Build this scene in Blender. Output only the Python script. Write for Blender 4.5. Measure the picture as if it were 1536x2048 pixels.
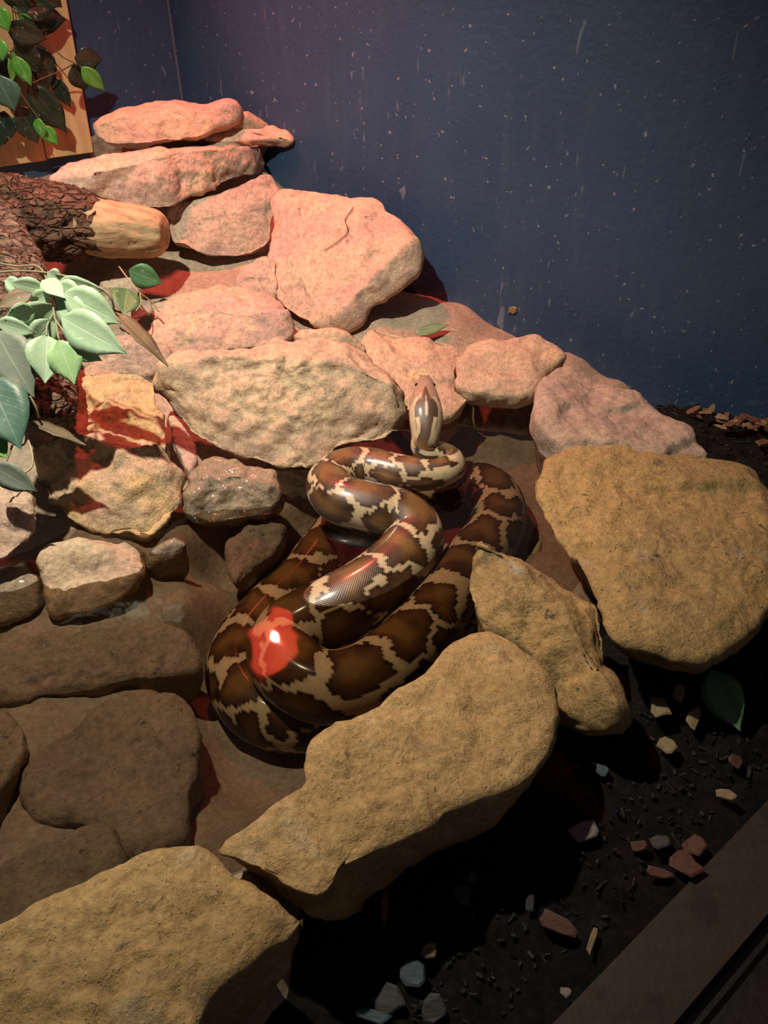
import bpy, math, random
import numpy as np
from mathutils import Vector, Matrix

for o in list(bpy.data.objects):
    bpy.data.objects.remove(o, do_unlink=True)
scene = bpy.context.scene
COL = scene.collection

# ------------------------------------------------------------------ camera
CAM_H, PITCH, FPX = 0.9, math.radians(38.0), 1500.0
cam_d = bpy.data.cameras.new('camera')
cam_d.sensor_fit = 'VERTICAL'
cam_d.sensor_height = 36.0
cam_d.lens = 36.0 * FPX / 2048.0
cam_d.clip_start = 0.01
cam = bpy.data.objects.new('camera', cam_d)
cam.location = (0, 0, CAM_H)
cam.rotation_euler = (math.pi / 2 - PITCH, 0, 0)
COL.objects.link(cam)
scene.camera = cam

# ------------------------------------------------------------------ light
world = bpy.data.worlds.new('dim_room'); scene.world = world
world.use_nodes = True
bg = world.node_tree.nodes['Background']
bg.inputs[0].default_value = (0.75, 0.85, 1.0, 1); bg.inputs[1].default_value = 0.06

def lamp(name, kind, loc, power, color, radius, target=None, angle=None, blend=0.5):
    d = bpy.data.lights.new(name, kind)
    d.energy = power; d.color = color; d.shadow_soft_size = radius
    if kind == 'SPOT':
        d.spot_size = math.radians(angle); d.spot_blend = blend
    o = bpy.data.objects.new(name, d); o.location = loc; COL.objects.link(o)
    if target is not None:
        o.rotation_euler = (Vector(target) - Vector(loc)).to_track_quat('-Z', 'Y').to_euler()
    return o
RED_AT = (-0.475, 2.17, 1.50)
lamp('white_spot_lamp', 'SPOT', (-0.62, 1.10, 1.70), 178, (1.0, 0.88, 0.71), 0.022, (-0.46, 1.46, 0.0), 108, 1.0)
lamp('red_heat_lamp', 'SPOT', RED_AT, 88, (1.0, 0.12, 0.095), 0.040, (-0.25, 1.92, 0.0), 88, 0.9)

vs = scene.view_settings
vs.view_transform = 'Standard'; vs.look = 'None'; vs.exposure = 0.12; vs.gamma = 1.0
vs.use_curve_mapping = False

# ------------------------------------------------------------------ pixel helpers
CP, SP = math.cos(PITCH), math.sin(PITCH)
CAMP = np.array([0, 0, CAM_H])
def ray(u, v):
    x = (u - 768.0) / FPX; y = (v - 1024.0) / FPX
    return np.array([x, CP - y * SP, -SP - y * CP])
def Pz(u, v, z):
    d = ray(u, v); return CAMP + d * ((z - CAM_H) / d[2])
def Pd(u, v, depth):
    return CAMP + ray(u, v) * depth
def Pplane(u, v, p0, n):
    d = ray(u, v); return CAMP + d * (np.dot(p0 - CAMP, n) / np.dot(d, n))

CORNER = np.array([-0.62, 2.60, 0.0])
EA = np.array([0.8, -0.6, 0.0])        # along the back wall, away from the corner
EB = np.array([-0.8, -0.6, 0.0])       # along the left wall, away from the corner
N_RIGHT = np.array([-0.6, -0.8, 0.0])  # back wall, into the enclosure
N_LEFT = np.array([0.6, -0.8, 0.0])
def ab(a, b, z): return CORNER + EA * a + EB * b + np.array([0, 0, z])

# ------------------------------------------------------------------ noise (vectorised gradient noise)
def _hash(ix, iy, iz, seed):
    h = (ix.astype(np.int64) * 374761393 + iy.astype(np.int64) * 668265263 + iz.astype(np.int64) * 2147483647 + seed * 974634777) & 0xFFFFFFFF
    h = ((h ^ (h >> 13)) * 1274126177) & 0xFFFFFFFF
    return (h ^ (h >> 16)) & 0xFFFFFFFF
_ang = np.random.RandomState(3).normal(size=(256, 3)); _ang /= np.linalg.norm(_ang, axis=1)[:, None]
def perlin(p, seed=0):
    p = np.asarray(p, float); i = np.floor(p).astype(np.int64); f = p - i
    w = f * f * f * (f * (f * 6 - 15) + 10)
    out = 0
    for dx in (0, 1):
        for dy in (0, 1):
            for dz in (0, 1):
                g = _ang[_hash(i[:, 0] + dx, i[:, 1] + dy, i[:, 2] + dz, seed) & 255]
                dd = (g * (f - np.array([dx, dy, dz]))).sum(1)
                ww = (w[:, 0] if dx else 1 - w[:, 0]) * (w[:, 1] if dy else 1 - w[:, 1]) * (w[:, 2] if dz else 1 - w[:, 2])
                out = out + dd * ww
    return out * 1.5
def fbm(p, octv=4, seed=0, gain=0.5, ridged=False):
    p = np.asarray(p, float)
    a, out = 1.0, 0
    for k in range(octv):
        n = perlin(p * (2.03 ** k) + 17.3 * k, seed + k)
        out = out + a * ((1 - 2 * np.abs(n)) if ridged else n); a *= gain
    return out

# ------------------------------------------------------------------ object helpers
def tag(o, label=None, cat=None, group=None, kind=None):
    if label: o['label'] = label
    if cat: o['category'] = cat
    if group: o['group'] = group
    if kind: o['kind'] = kind
    return o
def mesh_obj(name, verts, faces, mat, parent=None, smooth=True, origin=None, uv=None):
    verts = np.asarray(verts, float)
    if origin is None:
        origin = np.zeros(3) if parent is not None else np.array([(verts[:, 0].min() + verts[:, 0].max()) / 2, (verts[:, 1].min() + verts[:, 1].max()) / 2, verts[:, 2].min()])
    me = bpy.data.meshes.new(name)
    off = origin if parent is None else np.array(parent.location)
    me.from_pydata((verts - off).tolist(), [], faces if isinstance(faces, list) else faces.tolist())
    me.validate()
    if smooth:
        me.polygons.foreach_set('use_smooth', np.ones(len(me.polygons), bool))
    if mat is not None: me.materials.append(mat)
    o = bpy.data.objects.new(name, me); COL.objects.link(o)
    if parent is None: o.location = origin
    else: o.parent = parent
    return o
def empty(name, loc):
    o = bpy.data.objects.new(name, None); o.empty_display_size = 0.05
    o.location = loc; COL.objects.link(o); return o
def box_vf(origin, ax, ay, az):
    o = np.asarray(origin, float); ax, ay, az = map(np.asarray, (ax, ay, az))
    v = [o, o + ax, o + ax + ay, o + ay, o + az, o + ax + az, o + ax + ay + az, o + ay + az]
    f = [[0, 3, 2, 1], [4, 5, 6, 7], [0, 1, 5, 4], [1, 2, 6, 5], [2, 3, 7, 6], [3, 0, 4, 7]]
    if np.dot(np.cross(ax, ay), az) < 0: f = [q[::-1] for q in f]
    return np.array(v), f
def vnormals(verts, faces):
    f = np.asarray(faces); n = np.zeros_like(verts)
    a = verts[f[:, 0]]; c = verts[f[:, 2]]; b = verts[f[:, 1]]; d = verts[f[:, -1]]
    fn = np.cross(c - a, d - b) if f.shape[1] == 4 else np.cross(b - a, c - a)
    for k in range(f.shape[1]): np.add.at(n, f[:, k], fn)
    return n / (np.linalg.norm(n, axis=1)[:, None] + 1e-12)
def catmull(pts, n_per=12):
    pts = np.asarray(pts, float)
    P = np.vstack([2 * pts[0] - pts[1], pts, 2 * pts[-1] - pts[-2]])
    out = []
    for i in range(1, len(P) - 2):
        for t in np.linspace(0, 1, n_per, endpoint=False):
            a, b, c, d = P[i - 1], P[i], P[i + 1], P[i + 2]
            out.append(0.5 * (2 * b + (c - a) * t + (2 * a - 5 * b + 4 * c - d) * t * t + (3 * b - a - 3 * c + d) * t ** 3))
    out.append(pts[-1]); return np.array(out)
def resample(pts, step, cols=3):
    d = np.linalg.norm(np.diff(pts[:, :3], axis=0), axis=1); s = np.concatenate([[0], np.cumsum(d)])
    n = max(4, int(round(s[-1] / step))); q = np.linspace(0, s[-1], n + 1)
    return q, np.column_stack([np.interp(q, s, pts[:, k]) for k in range(pts.shape[1])])
def tube_vf(path, rad, seg=10, cap=True):
    path = np.asarray(path); n = len(path); rad = np.broadcast_to(rad, n)
    T = np.gradient(path, axis=0); T /= np.linalg.norm(T, axis=1)[:, None] + 1e-12
    up = np.array([0, 0, 1.0]) if abs(T[0][2]) < 0.9 else np.array([0, 1.0, 0])
    vs_ = []; prev = np.cross(T[0], up); prev /= np.linalg.norm(prev)
    for i in range(n):
        sx = prev - T[i] * np.dot(prev, T[i]); sx /= np.linalg.norm(sx); prev = sx
        sy = np.cross(sx, T[i])
        for k in range(seg):
            a = 2 * math.pi * k / seg
            vs_.append(path[i] + rad[i] * (math.cos(a) * sx + math.sin(a) * sy))
    f = [[i * seg + k, i * seg + (k + 1) % seg, (i + 1) * seg + (k + 1) % seg, (i + 1) * seg + k] for i in range(n - 1) for k in range(seg)]
    if cap:
        vs_ += [path[0], path[-1]]; c0 = n * seg
        f += [[c0, (k + 1) % seg, k] for k in range(seg)] + [[c0 + 1, (n - 1) * seg + k, (n - 1) * seg + (k + 1) % seg] for k in range(seg)]
    return np.array(vs_), f

# ------------------------------------------------------------------ material helpers
class NT:
    def __init__(s, name):
        s.m = bpy.data.materials.new(name); s.m.use_nodes = True
        s.t = s.m.node_tree; s.t.nodes.clear()
        s.out = s.t.nodes.new('ShaderNodeOutputMaterial')
    def n(s, typ, **kw):
        nd = s.t.nodes.new('ShaderNode' + typ)
        for k, v in kw.items(): setattr(nd, k, v)
        return nd
    def set(s, sock, val):
        if hasattr(val, 'is_output') or isinstance(val, bpy.types.NodeSocket): s.t.links.new(val, sock)
        else: sock.default_value = val
    def math(s, op, a, b=None, clamp=False):
        nd = s.n('Math', operation=op, use_clamp=clamp); s.set(nd.inputs[0], a)
        if b is not None: s.set(nd.inputs[1], b)
        return nd.outputs[0]
    def mix(s, fac, a, b, mode='MIX'):
        nd = s.n('Mix', data_type='RGBA', blend_type=mode); s.set(nd.inputs[0], fac)
        s.set(nd.inputs[6], a); s.set(nd.inputs[7], b); return nd.outputs[2]
    def ramp(s, fac, lo, hi):
        nd = s.n('MapRange', clamp=True, interpolation_type='SMOOTHSTEP'); s.set(nd.inputs[0], fac); s.set(nd.inputs[1], lo); s.set(nd.inputs[2], hi)
        return nd.outputs[0]
    def noise(s, vec, scale, detail=4, rough=0.55, w=None, distort=0.0):
        nd = s.n('TexNoise', noise_dimensions='4D' if w is not None else '3D')
        s.set(nd.inputs['Vector'], vec); nd.inputs['Scale'].default_value = scale; nd.inputs['Detail'].default_value = detail
        nd.inputs['Roughness'].default_value = rough; nd.inputs['Distortion'].default_value = distort
        if w is not None: s.set(nd.inputs['W'], w)
        return nd.outputs['Fac']
    def bump(s, h, strength, dist, normal=None):
        nd = s.n('Bump'); s.set(nd.inputs['Height'], h); nd.inputs['Strength'].default_value = strength; nd.inputs['Distance'].default_value = dist
        if normal is not None: s.set(nd.inputs['Normal'], normal)
        return nd.outputs[0]
    def pbsdf(s, color, rough, normal=None, **kw):
        b = s.n('BsdfPrincipled'); s.set(b.inputs['Base Color'], color); s.set(b.inputs['Roughness'], rough)
        if normal is not None: s.set(b.inputs['Normal'], normal)
        for k, v in kw.items(): s.set(b.inputs[k], v)
        s.t.links.new(b.outputs[0], s.out.inputs[0]); return b
def c4(c): return (c[0], c[1], c[2], 1.0)

def rock_mat(name, main, alt, patch, dark, rough=0.85, patch_lo=0.56, bump=0.55, spec=0.3, mottle=1.0, coat=0.0, warm=None):
    s = NT(name); tc = s.n('TexCoord').outputs['Object']
    w = s.math('MULTIPLY', s.n('ObjectInfo').outputs['Random'], 40.0)
    n1 = s.noise(tc, 7, 6, 0.6, w); col = s.mix(s.ramp(n1, 0.36, 0.64), c4(main), c4(alt))
    n2 = s.noise(tc, 11, 8, 0.62, s.math('ADD', w, 9.0), 0.6); col = s.mix(s.math('MULTIPLY', s.ramp(n2, patch_lo, patch_lo + 0.1), 0.85), col, c4(patch))
    n3 = s.noise(tc, 16, 8, 0.65, s.math('ADD', w, 21.0), 0.4); col = s.mix(s.math('MULTIPLY', s.ramp(n3, 0.56, 0.70), 0.6 * mottle), col, c4(dark))
    fine = s.noise(tc, 110, 6, 0.7, w)
    col = s.mix(1.0, col, s.mix(s.ramp(fine, 0.3, 0.7), c4((0.66, 0.64, 0.6)), c4((1.12, 1.12, 1.12))), 'MULTIPLY')
    spots = s.noise(tc, 55, 3, 0.5, s.math('ADD', w, 4.0)); col = s.mix(s.math('MULTIPLY', s.ramp(spots, 0.66, 0.73), 0.6 * mottle), col, c4((dark[0] * .4, dark[1] * .4, dark[2] * .4)))
    pits = s.noise(tc, 190, 2, 0.5, w); col = s.mix(s.math('MULTIPLY', s.ramp(pits, 0.64, 0.72), 0.55 * mottle), col, c4((dark[0] * .6, dark[1] * .6, dark[2] * .6)))
    b1 = s.noise(tc, 24, 10, 0.66, w); b2 = s.noise(tc, 95, 6, 0.7, w)
    h = s.math('SUBTRACT', s.math('ADD', b1, s.math('MULTIPLY', b2, 0.3)), s.math('MULTIPLY', s.ramp(pits, 0.62, 0.72), 0.12))
    nrm = s.bump(h, bump, 0.022)
    kw = {'Specular IOR Level': spec}
    if coat: kw['Coat Weight'] = coat; kw['Coat Roughness'] = 0.12
    s.pbsdf(col, rough, nrm, **kw); return s.m

M = {}
M['pink'] = rock_mat('pink_sandstone', (.60, .44, .30), (.48, .345, .285), (.64, .50, .31), (.30, .215, .17))
M['tan'] = rock_mat('tan_sandstone', (.58, .44, .29), (.47, .345, .25), (.66, .51, .29), (.26, .19, .13))
M['ochre'] = rock_mat('ochre_sandstone', (.56, .395, .175), (.48, .33, .145), (.58, .45, .26), (.27, .19, .10), rough=0.9, bump=0.8)
M['ochre_gray'] = rock_mat('weathered_ochre_sandstone', (.50, .355, .145), (.40, .285, .125), (.42, .38, .30), (.13, .10, .065), rough=0.9, patch_lo=0.585, bump=0.8, mottle=1.3)
M['yellow'] = rock_mat('yellow_sandstone', (.60, .45, .20), (.52, .39, .27), (.62, .51, .38), (.30, .21, .16), bump=0.75)
M['gray'] = rock_mat('grey_sandstone', (.47, .38, .28), (.38, .30, .24), (.53, .44, .31), (.22, .175, .145))
M['wet'] = rock_mat('wet_brown_stone', (.33, .255, .16), (.25, .19, .125), (.42, .32, .19), (.12, .095, .07), rough=0.28, spec=0.6, coat=0.5)
M['sunk'] = rock_mat('submerged_brown_stone', (.36, .29, .21), (.28, .23, .17), (.42, .30, .25), (.13, .115, .09), rough=0.8, mottle=1.3)
M['mortar'] = rock_mat('smooth_mortar', (.36, .29, .21), (.30, .245, .18), (.40, .30, .24), (.19, .155, .12), rough=0.55, bump=0.22, mottle=0.7)

# ================================================================== SETTING
def wall_mat():
    s = NT('dark_blue_paint'); tc = s.n('TexCoord').outputs['Object']
    mp = s.n('Mapping'); s.set(mp.inputs[0], tc); mp.inputs['Scale'].default_value = (1, 1, 0.16)
    streak = s.noise(mp.outputs[0], 26, 6, 0.6)
    cloud = s.noise(tc, 3, 4, 0.5)
    col = s.mix(s.ramp(cloud, 0.3, 0.7), c4((.019, .048, .105)), c4((.027, .060, .124)))
    col = s.mix(s.math('MULTIPLY', s.ramp(streak, 0.50, 0.75), 0.30), col, c4((.055, .085, .135)))
    sp = s.noise(tc, 75, 2, 0.5); col = s.mix(s.math('MULTIPLY', s.ramp(sp, 0.69, 0.74), 0.6), col, c4((.30, .30, .32)))
    mp2 = s.n('Mapping'); s.set(mp2.inputs[0], tc); mp2.inputs['Scale'].default_value = (1, 1, 0.25)
    sc = s.noise(mp2.outputs[0], 30, 3, 0.6, distort=0.8); col = s.mix(s.math('MULTIPLY', s.ramp(sc, 0.665, 0.73), 0.45), col, c4((.22, .24, .28)))
    # mortar splashes and scuffs close to the ground
    sep = s.n('SeparateXYZ'); s.set(sep.inputs[0], tc)
    low = s.math('SUBTRACT', 1.0, s.ramp(sep.outputs[2], 0.25, 0.62))
    sm = s.noise(tc, 34, 6, 0.7); col = s.mix(s.math('MULTIPLY', s.math('MULTIPLY', s.ramp(sm, 0.56, 0.70), low), 0.5), col, c4((.20, .23, .26)))
    h = s.math('ADD', s.noise(tc, 60, 6, 0.6), s.math('MULTIPLY', streak, 0.5))
    s.pbsdf(col, 0.5, s.bump(h, 0.35, 0.006), **{'Specular IOR Level': 0.5}); return s.m
M['wall'] = wall_mat()

v, f = box_vf(ab(-0.08, 0, -0.4), EA * 2.9, -N_RIGHT * 0.08, (0, 0, 2.6))
tag(mesh_obj('wall_back', v, f, M['wall'], smooth=False), 'dark blue painted wall with scuffs behind the rocks', kind='structure')
v, f = box_vf(ab(0, 0, -0.4), EB * 2.7, -N_LEFT * 0.08, (0, 0, 2.6))
tag(mesh_obj('wall_left', v, f, M['wall'], smooth=False), 'blue painted wall behind the wooden panel', kind='structure')

# ---- ground heightfields from control points (pixel + height)
def height_fn(ctrl, power=3.0):
    pts = np.array([Pz(u, v, z) for u, v, z in ctrl])
    def fn(xy):
        d2 = ((xy[:, None, :] - pts[None, :, :2]) ** 2).sum(2) + 0.0006
        w = d2 ** (-power / 2); return (w * pts[None, :, 2]).sum(1) / w.sum(1)
    return fn
MORTAR = [(300, 1500, -.105), (500, 1550, -.20), (150, 1600, -.09), (700, 1250, -.19), (900, 1000, -.13), (970, 880, -.10), (1010, 830, -.06),
    (550, 1000, -.12), (450, 1200, -.18), (200, 1330, -.085), (350, 1180, -.05), (180, 1255, -.05), (60, 1250, -.05), (420, 1150, -.09), (240, 1420, -.10), (60, 1450, -.08), (40, 1700, -.075), (250, 1700, -.10), (200, 1050, .0), (420, 950, .01), (600, 890, .0), (700, 880, -.06), (350, 1060, -.03), (60, 1150, -.01), (250, 1120, -.01), (330, 1040, .005),
    (1000, 1050, -.13), (980, 950, -.13), (1040, 900, -.11), (830, 900, -.11), (780, 1000, -.16), (640, 1080, -.18), (560, 1250, -.22), (430, 1400, -.22), (560, 1450, -.22), (700, 1380, -.21), (850, 1250, -.16),
    (420, 560, .15), (500, 500, .16), (350, 500, .17), (760, 640, .09), (870, 610, .10), (900, 650, .08), (840, 720, .05), (1000, 690, .06), (1150, 720, .03), (1230, 765, .0),
    (450, 700, .07), (650, 700, .08), (330, 650, .10), (150, 720, .10), (30, 900, .06), (100, 345, .30), (20, 360, .30), (330, 296, .415), (200, 312, .39), (450, 280, .42), (150, 335, .34), (540, 330, .30), (540, 360, .26),
    (800, 1560, -.15), (500, 1720, -.06), (480, 1745, .01), (600, 1500, -.22), (480, 1480, -.21), (600, 1180, -.21), (510, 1300, -.22), (200, 1800, -.15), (-100, 1700, -.13), (-100, 1400, -.13), (1100, 1230, -.10), (1150, 1130, -.08), (1070, 1060, -.12),
    (1300, 1400, -.3), (1450, 1300, -.3), (1200, 1550, -.3), (900, 1750, -.3), (700, 1950, -.3), (1450, 880, -.2), (1300, 1100, -.12), (300, 2000, -.2), (1250, 850, -.08)]
SOIL = [(1450, 850, .0), (1530, 900, -.01), (1400, 860, .0), (1340, 830, -.005), (1300, 1400, -.08), (1450, 1350, -.07), (1500, 1200, -.05), (1560, 1000, -.02),
    (1200, 1550, -.10), (1400, 1550, -.10), (900, 1750, -.125), (700, 1950, -.13), (1000, 1950, -.125), (1100, 1800, -.12), (1300, 1700, -.115), (560, 2040, -.12), (1090, 2048, -.098), (1250, 1890, -.098), (1400, 1735, -.098), (1520, 1610, -.098), (960, 2180, -.098), (1330, 1560, -.095), (1180, 1700, -.10), (1000, 1850, -.105),
    (800, 1200, -.35), (300, 1400, -.35), (500, 1650, -.35), (900, 1000, -.35), (700, 700, -.35), (300, 500, -.2), (850, 1480, -.2), (200, 1900, -.3), (1150, 1000, -.3), (1100, 1200, -.2), (1050, 730, -.2), (-100, 1000, -.3), (900, 600, -.2)]
mortar_z, soil_z = height_fn(MORTAR), height_fn(SOIL)
def terrain(name, fn, mat, step, amp, fr, seed, clip=None):
    A = np.arange(0.0, 2.44, step); B = np.arange(0.0, 2.5, step)
    aa, bb = np.meshgrid(A, B, indexing='ij')
    p = CORNER[None] + aa.ravel()[:, None] * EA + bb.ravel()[:, None] * EB
    p[:, 2] = fn(p[:, :2])
    p[:, 2] += amp * fbm(p * fr, 4, seed)
    p[:, 2] = np.where(aa.ravel() > 2.34, np.minimum(p[:, 2], -0.097), p[:, 2])
    nB = len(B); fc = []
    ok = np.ones(len(p), bool) if clip is None else p[:, 2] > clip
    for i in range(len(A) - 1):
        for j in range(nB - 1):
            q = [i * nB + j, i * nB + j + 1, (i + 1) * nB + j + 1, (i + 1) * nB + j]
            if ok[q].any(): fc.append(q)
    return mesh_obj(name, p, fc, mat)
tag(terrain('floor', mortar_z, M['mortar'], 0.014, 0.010, 9, 5), 'grey brown mortar lining the pool and the rock terrace', kind='structure')

def soil_mat():
    s = NT('dark_soil'); tc = s.n('TexCoord').outputs['Object']
    n = s.noise(tc, 60, 8, 0.7); col = s.mix(s.ramp(n, 0.4, 0.7), c4((.006, .0065, .006)), c4((.024, .019, .014)))
    s.pbsdf(col, 0.9, s.bump(s.noise(tc, 130, 8, 0.75), 0.9, 0.012), **{'Specular IOR Level': 0.2}); return s.m
M['soil'] = soil_mat()
tag(terrain('floor_soil', soil_z, M['soil'], 0.012, 0.016, 26, 8, clip=-0.26), 'nearly black soil between the rocks and the window sill', kind='structure')

# ---- window side: sill, channel, pane (the lens is held against the pane)
G = np.array([0.79, 0.613, 0.0]); G /= np.linalg.norm(G); GN = np.array([G[1], -G[0], 0.0])   # GN points out of the enclosure
def gp(along, out, z): return G * along + GN * out + np.array([0, 0, z])
def sill_mat(name, c1, c2, rough):
    s = NT(name); tc = s.n('TexCoord').outputs['Object']
    mp = s.n('Mapping'); s.set(mp.inputs[0], tc); mp.inputs['Rotation'].default_value = (0, 0, -math.atan2(G[1], G[0])); mp.inputs['Scale'].default_value = (2, 30, 30)
    col = s.mix(s.ramp(s.noise(mp.outputs[0], 2, 6, 0.6), 0.35, 0.65), c4(c1), c4(c2))
    d = s.noise(tc, 22, 5, 0.6); col = s.mix(s.math('MULTIPLY', s.ramp(d, 0.55, 0.66), 0.8), col, c4((c1[0] * .3, c1[1] * .3, c1[2] * .3)))
    s.pbsdf(col, rough, s.bump(s.noise(tc, 80, 5), 0.3, 0.004)); return s.m
M['sill'] = sill_mat('worn_sill_wood', (.030, .024, .015), (.022, .017, .011), 0.7)
M['black'] = sill_mat('black_channel', (.012, .011, .010), (.008, .008, .008), 0.5)
v, f = box_vf(gp(-1.3, -0.131, -0.40), G * 3.6, GN * 0.085, (0, 0, 0.312))
tag(mesh_obj('trim_1', v, f, M['sill'], smooth=False), 'worn dark wooden sill along the bottom of the window', kind='structure')
v, f = box_vf(gp(-1.3, -0.046, -0.40), G * 3.6, GN * 0.10, (0, 0, 0.285))
tag(mesh_obj('trim_2', v, f, M['black'], smooth=False), 'black channel outside the wooden sill', kind='structure')
v, f = box_vf(gp(-1.3, -0.040, -0.12), G * 3.6, GN * 0.012, (0, 0, 0.014))
tag(mesh_obj('trim_3', v, f, M['black'], smooth=False), 'thin black bead strip beside the wooden sill', kind='structure')
s = NT('window_glass'); fr = s.n('Fresnel'); fr.inputs[0].default_value = 1.45
mx = s.n('MixShader'); s.set(mx.inputs[0], fr.outputs[0]); tr = s.n('BsdfTransparent'); tr.inputs[0].default_value = (.96, .98, .97, 1); gl = s.n('BsdfGlossy'); gl.inputs[1].default_value = 0.02
s.t.links.new(tr.outputs[0], mx.inputs[1]); s.t.links.new(gl.outputs[0], mx.inputs[2]); s.t.links.new(mx.outputs[0], s.out.inputs[0])
v, f = box_vf(gp(-1.3, 0.022, -0.12), G * 3.6, GN * 0.008, (0, 0, 2.2))
tag(mesh_obj('window_1', v, f, s.m, smooth=False), 'clear glass pane of the enclosure', kind='structure')

# ---- water
def water_mat():
    s = NT('pool_water'); tc = s.n('TexCoord').outputs['Object']
    nrm = s.bump(s.noise(tc, 6, 2, 0.4), 0.15, 0.02)
    fr = s.n('Fresnel'); fr.inputs[0].default_value = 1.33; s.set(fr.inputs[1], nrm)
    tr = s.n('BsdfTransparent'); tr.inputs[0].default_value = (.545, .50, .44, 1)
    gl = s.n('BsdfGlossy'); gl.inputs[1].default_value = 0.04; s.set(gl.inputs['Normal'], nrm)
    mx = s.n('MixShader'); s.set(mx.inputs[0], fr.outputs[0]); s.t.links.new(tr.outputs[0], mx.inputs[1]); s.t.links.new(gl.outputs[0], mx.inputs[2])
    s.t.links.new(mx.outputs[0], s.out.inputs[0]); return s.m
ring = [(-160, 1180), (60, 1100), (200, 1030), (350, 1010), (450, 980), (600, 890), (760, 850), (870, 800), (1000, 770), (1120, 850), (1150, 980), (1170, 1150), (1060, 1300), (900, 1420), (700, 1560), (480, 1740), (250, 1850), (-100, 1960), (-300, 1800), (-300, 1400)]
rp = [Pz(u, v, 0.0) for u, v in ring]
tag(mesh_obj('pool_water', rp, [list(range(len(rp)))[::-1]], water_mat(), smooth=False), 'shallow clear brownish water filling the rock pool', 'water', kind='stuff')

# ================================================================== ROCKS
def chaikin(p, it=1, k=0.22):
    for _ in range(it):
        q = np.roll(p, -1, 0); p = np.stack([p * (1 - k) + q * k, p * k + q * (1 - k)], 1).reshape(-1, p.shape[1])
    return p
def seg_dist(p, a, b):
    ab_ = b - a; L = (ab_ ** 2).sum(1) + 1e-12
    t = np.clip(((p[:, None, :] - a[None]) * ab_[None]).sum(2) / L[None], 0, 1)
    c = a[None] + t[..., None] * ab_[None]
    return np.sqrt(((p[:, None, :] - c) ** 2).sum(2)).min(1)
def rock(name, label, outline, anchors, mat, H=0.03, crest=None, p=0.8, thick=0.10, ext='down', taper=0.85, amp=0.008, rnd=0.03, seed=1, parent=None, ncirc=132, bulge=0.03, center=None, rough=1.0, facet=0.7):
    A, B, C = [Pz(*a) for a in anchors]
    n = np.cross(B - A, C - A); n /= np.linalg.norm(n)
    if np.dot(n, CAMP - A) < 0: n = -n
    e1 = B - A; e1 /= np.linalg.norm(e1); e2 = np.cross(n, e1)
    to2 = lambda P: np.array([np.dot(P - A, e1), np.dot(P - A, e2)])
    b2 = np.array([to2(Pplane(u, v, A, n)) for u, v in outline])
    b2 = chaikin(b2, 2, 0.16)
    cl = np.vstack([b2, b2[:1]]); d = np.concatenate([[0], np.cumsum(np.linalg.norm(np.diff(cl, axis=0), axis=1))])
    q = np.linspace(0, d[-1], ncirc, endpoint=False)
    b2 = np.column_stack([np.interp(q, d, cl[:, k]) for k in (0, 1)])
    size = math.sqrt(abs(0.5 * np.sum(b2[:, 0] * np.roll(b2[:, 1], -1) - np.roll(b2[:, 0], -1) * b2[:, 1])))
    c = to2(Pplane(*center, A, n)) if center else b2.mean(0)
    if crest is not None:
        c2 = np.array([to2(Pplane(u, v, A, n)) for u, v in crest])
        if center is None: c = 0.5 * c + 0.5 * c2.mean(0)
    rings = max(14, min(44, int(size / 0.0075)))
    S = max(8, min(22, int(thick / 0.008)))
    ss = (np.arange(1, rings + 1) / rings) ** 0.85
    P2 = [c[None]] + [c + s_ * (b2 - c) for s_ in ss]
    flat = np.vstack(P2)
    a_, b_ = b2, np.roll(b2, -1, 0)
    db = seg_dist(flat, a_, b_)
    if crest is not None:
        dc = seg_dist(flat, c2[:-1], c2[1:])
        h = H * (db / (db + dc + 1e-6)) ** p
    else:
        h = H * np.sqrt(1 - (1 - np.clip(db / rnd, 0, 1)) ** 2)
    top = A + flat[:, :1] * e1 + flat[:, 1:] * e2 + h[:, None] * n
    if ext == 'down': ev = np.array([0, 0, -1.0])
    elif ext == 'normal': ev = -n
    else: ev = np.asarray(ext, float); ev /= np.linalg.norm(ev)
    sides = []
    for j in range(1, S + 1):
        t = j / S; k = 1 + bulge * math.sin(math.pi * t) - (1 - taper) * t
        r2 = c + k * (b2 - c)
        sides.append(A + r2[:, :1] * e1 + r2[:, 1:] * e2 + ev * thick * t)
    for k_ in (0.66, 0.33):
        r2 = c + k_ * taper * (b2 - c); sides.append(A + r2[:, :1] * e1 + r2[:, 1:] * e2 + ev * thick)
    bot = (A + c[0] * e1 + c[1] * e2 + ev * thick)[None]
    V = np.vstack([top] + sides + [bot]); N = ncirc; nr = rings + S + 2
    idx = np.arange(N); nxt = (idx + 1) % N
    quads = np.vstack([np.column_stack([1 + r * N + idx, 1 + r * N + nxt, 1 + (r + 1) * N + nxt, 1 + (r + 1) * N + idx]) for r in range(nr - 1)])
    t1 = np.column_stack([np.zeros(N, int), 1 + nxt, 1 + idx])
    last = 1 + (nr - 1) * N
    t2 = np.column_stack([np.full(N, len(V) - 1), last + idx, last + nxt])
    # outward orientation
    nn = vnormals(V, quads)
    sgn = np.sign(np.dot(nn[1 + N * (rings // 2):1 + N * (rings // 2 + 1)].sum(0), n))
    if sgn < 0: quads = quads[:, ::-1]; nn = -nn
    else: pass
    if sgn < 0: t1 = t1[:, ::-1]; t2 = t2[:, ::-1]
    nn[0] = n; nn[-1] = ev
    sd = seed * 7
    disp = amp * (0.9 * fbm(V * (1.6 / max(size, 0.06)) + seed, 3, sd) + 0.55 * rough * fbm(V * 26 + seed, 4, sd + 11) - 0.35 * rough * np.clip(fbm(V * 15 + seed, 3, sd + 5, ridged=True) - 0.9, 0, 1))
    rs = np.random.RandomState(seed + 100)               # chipped facets: nearest-seed cells, each with a tilt of its own
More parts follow.
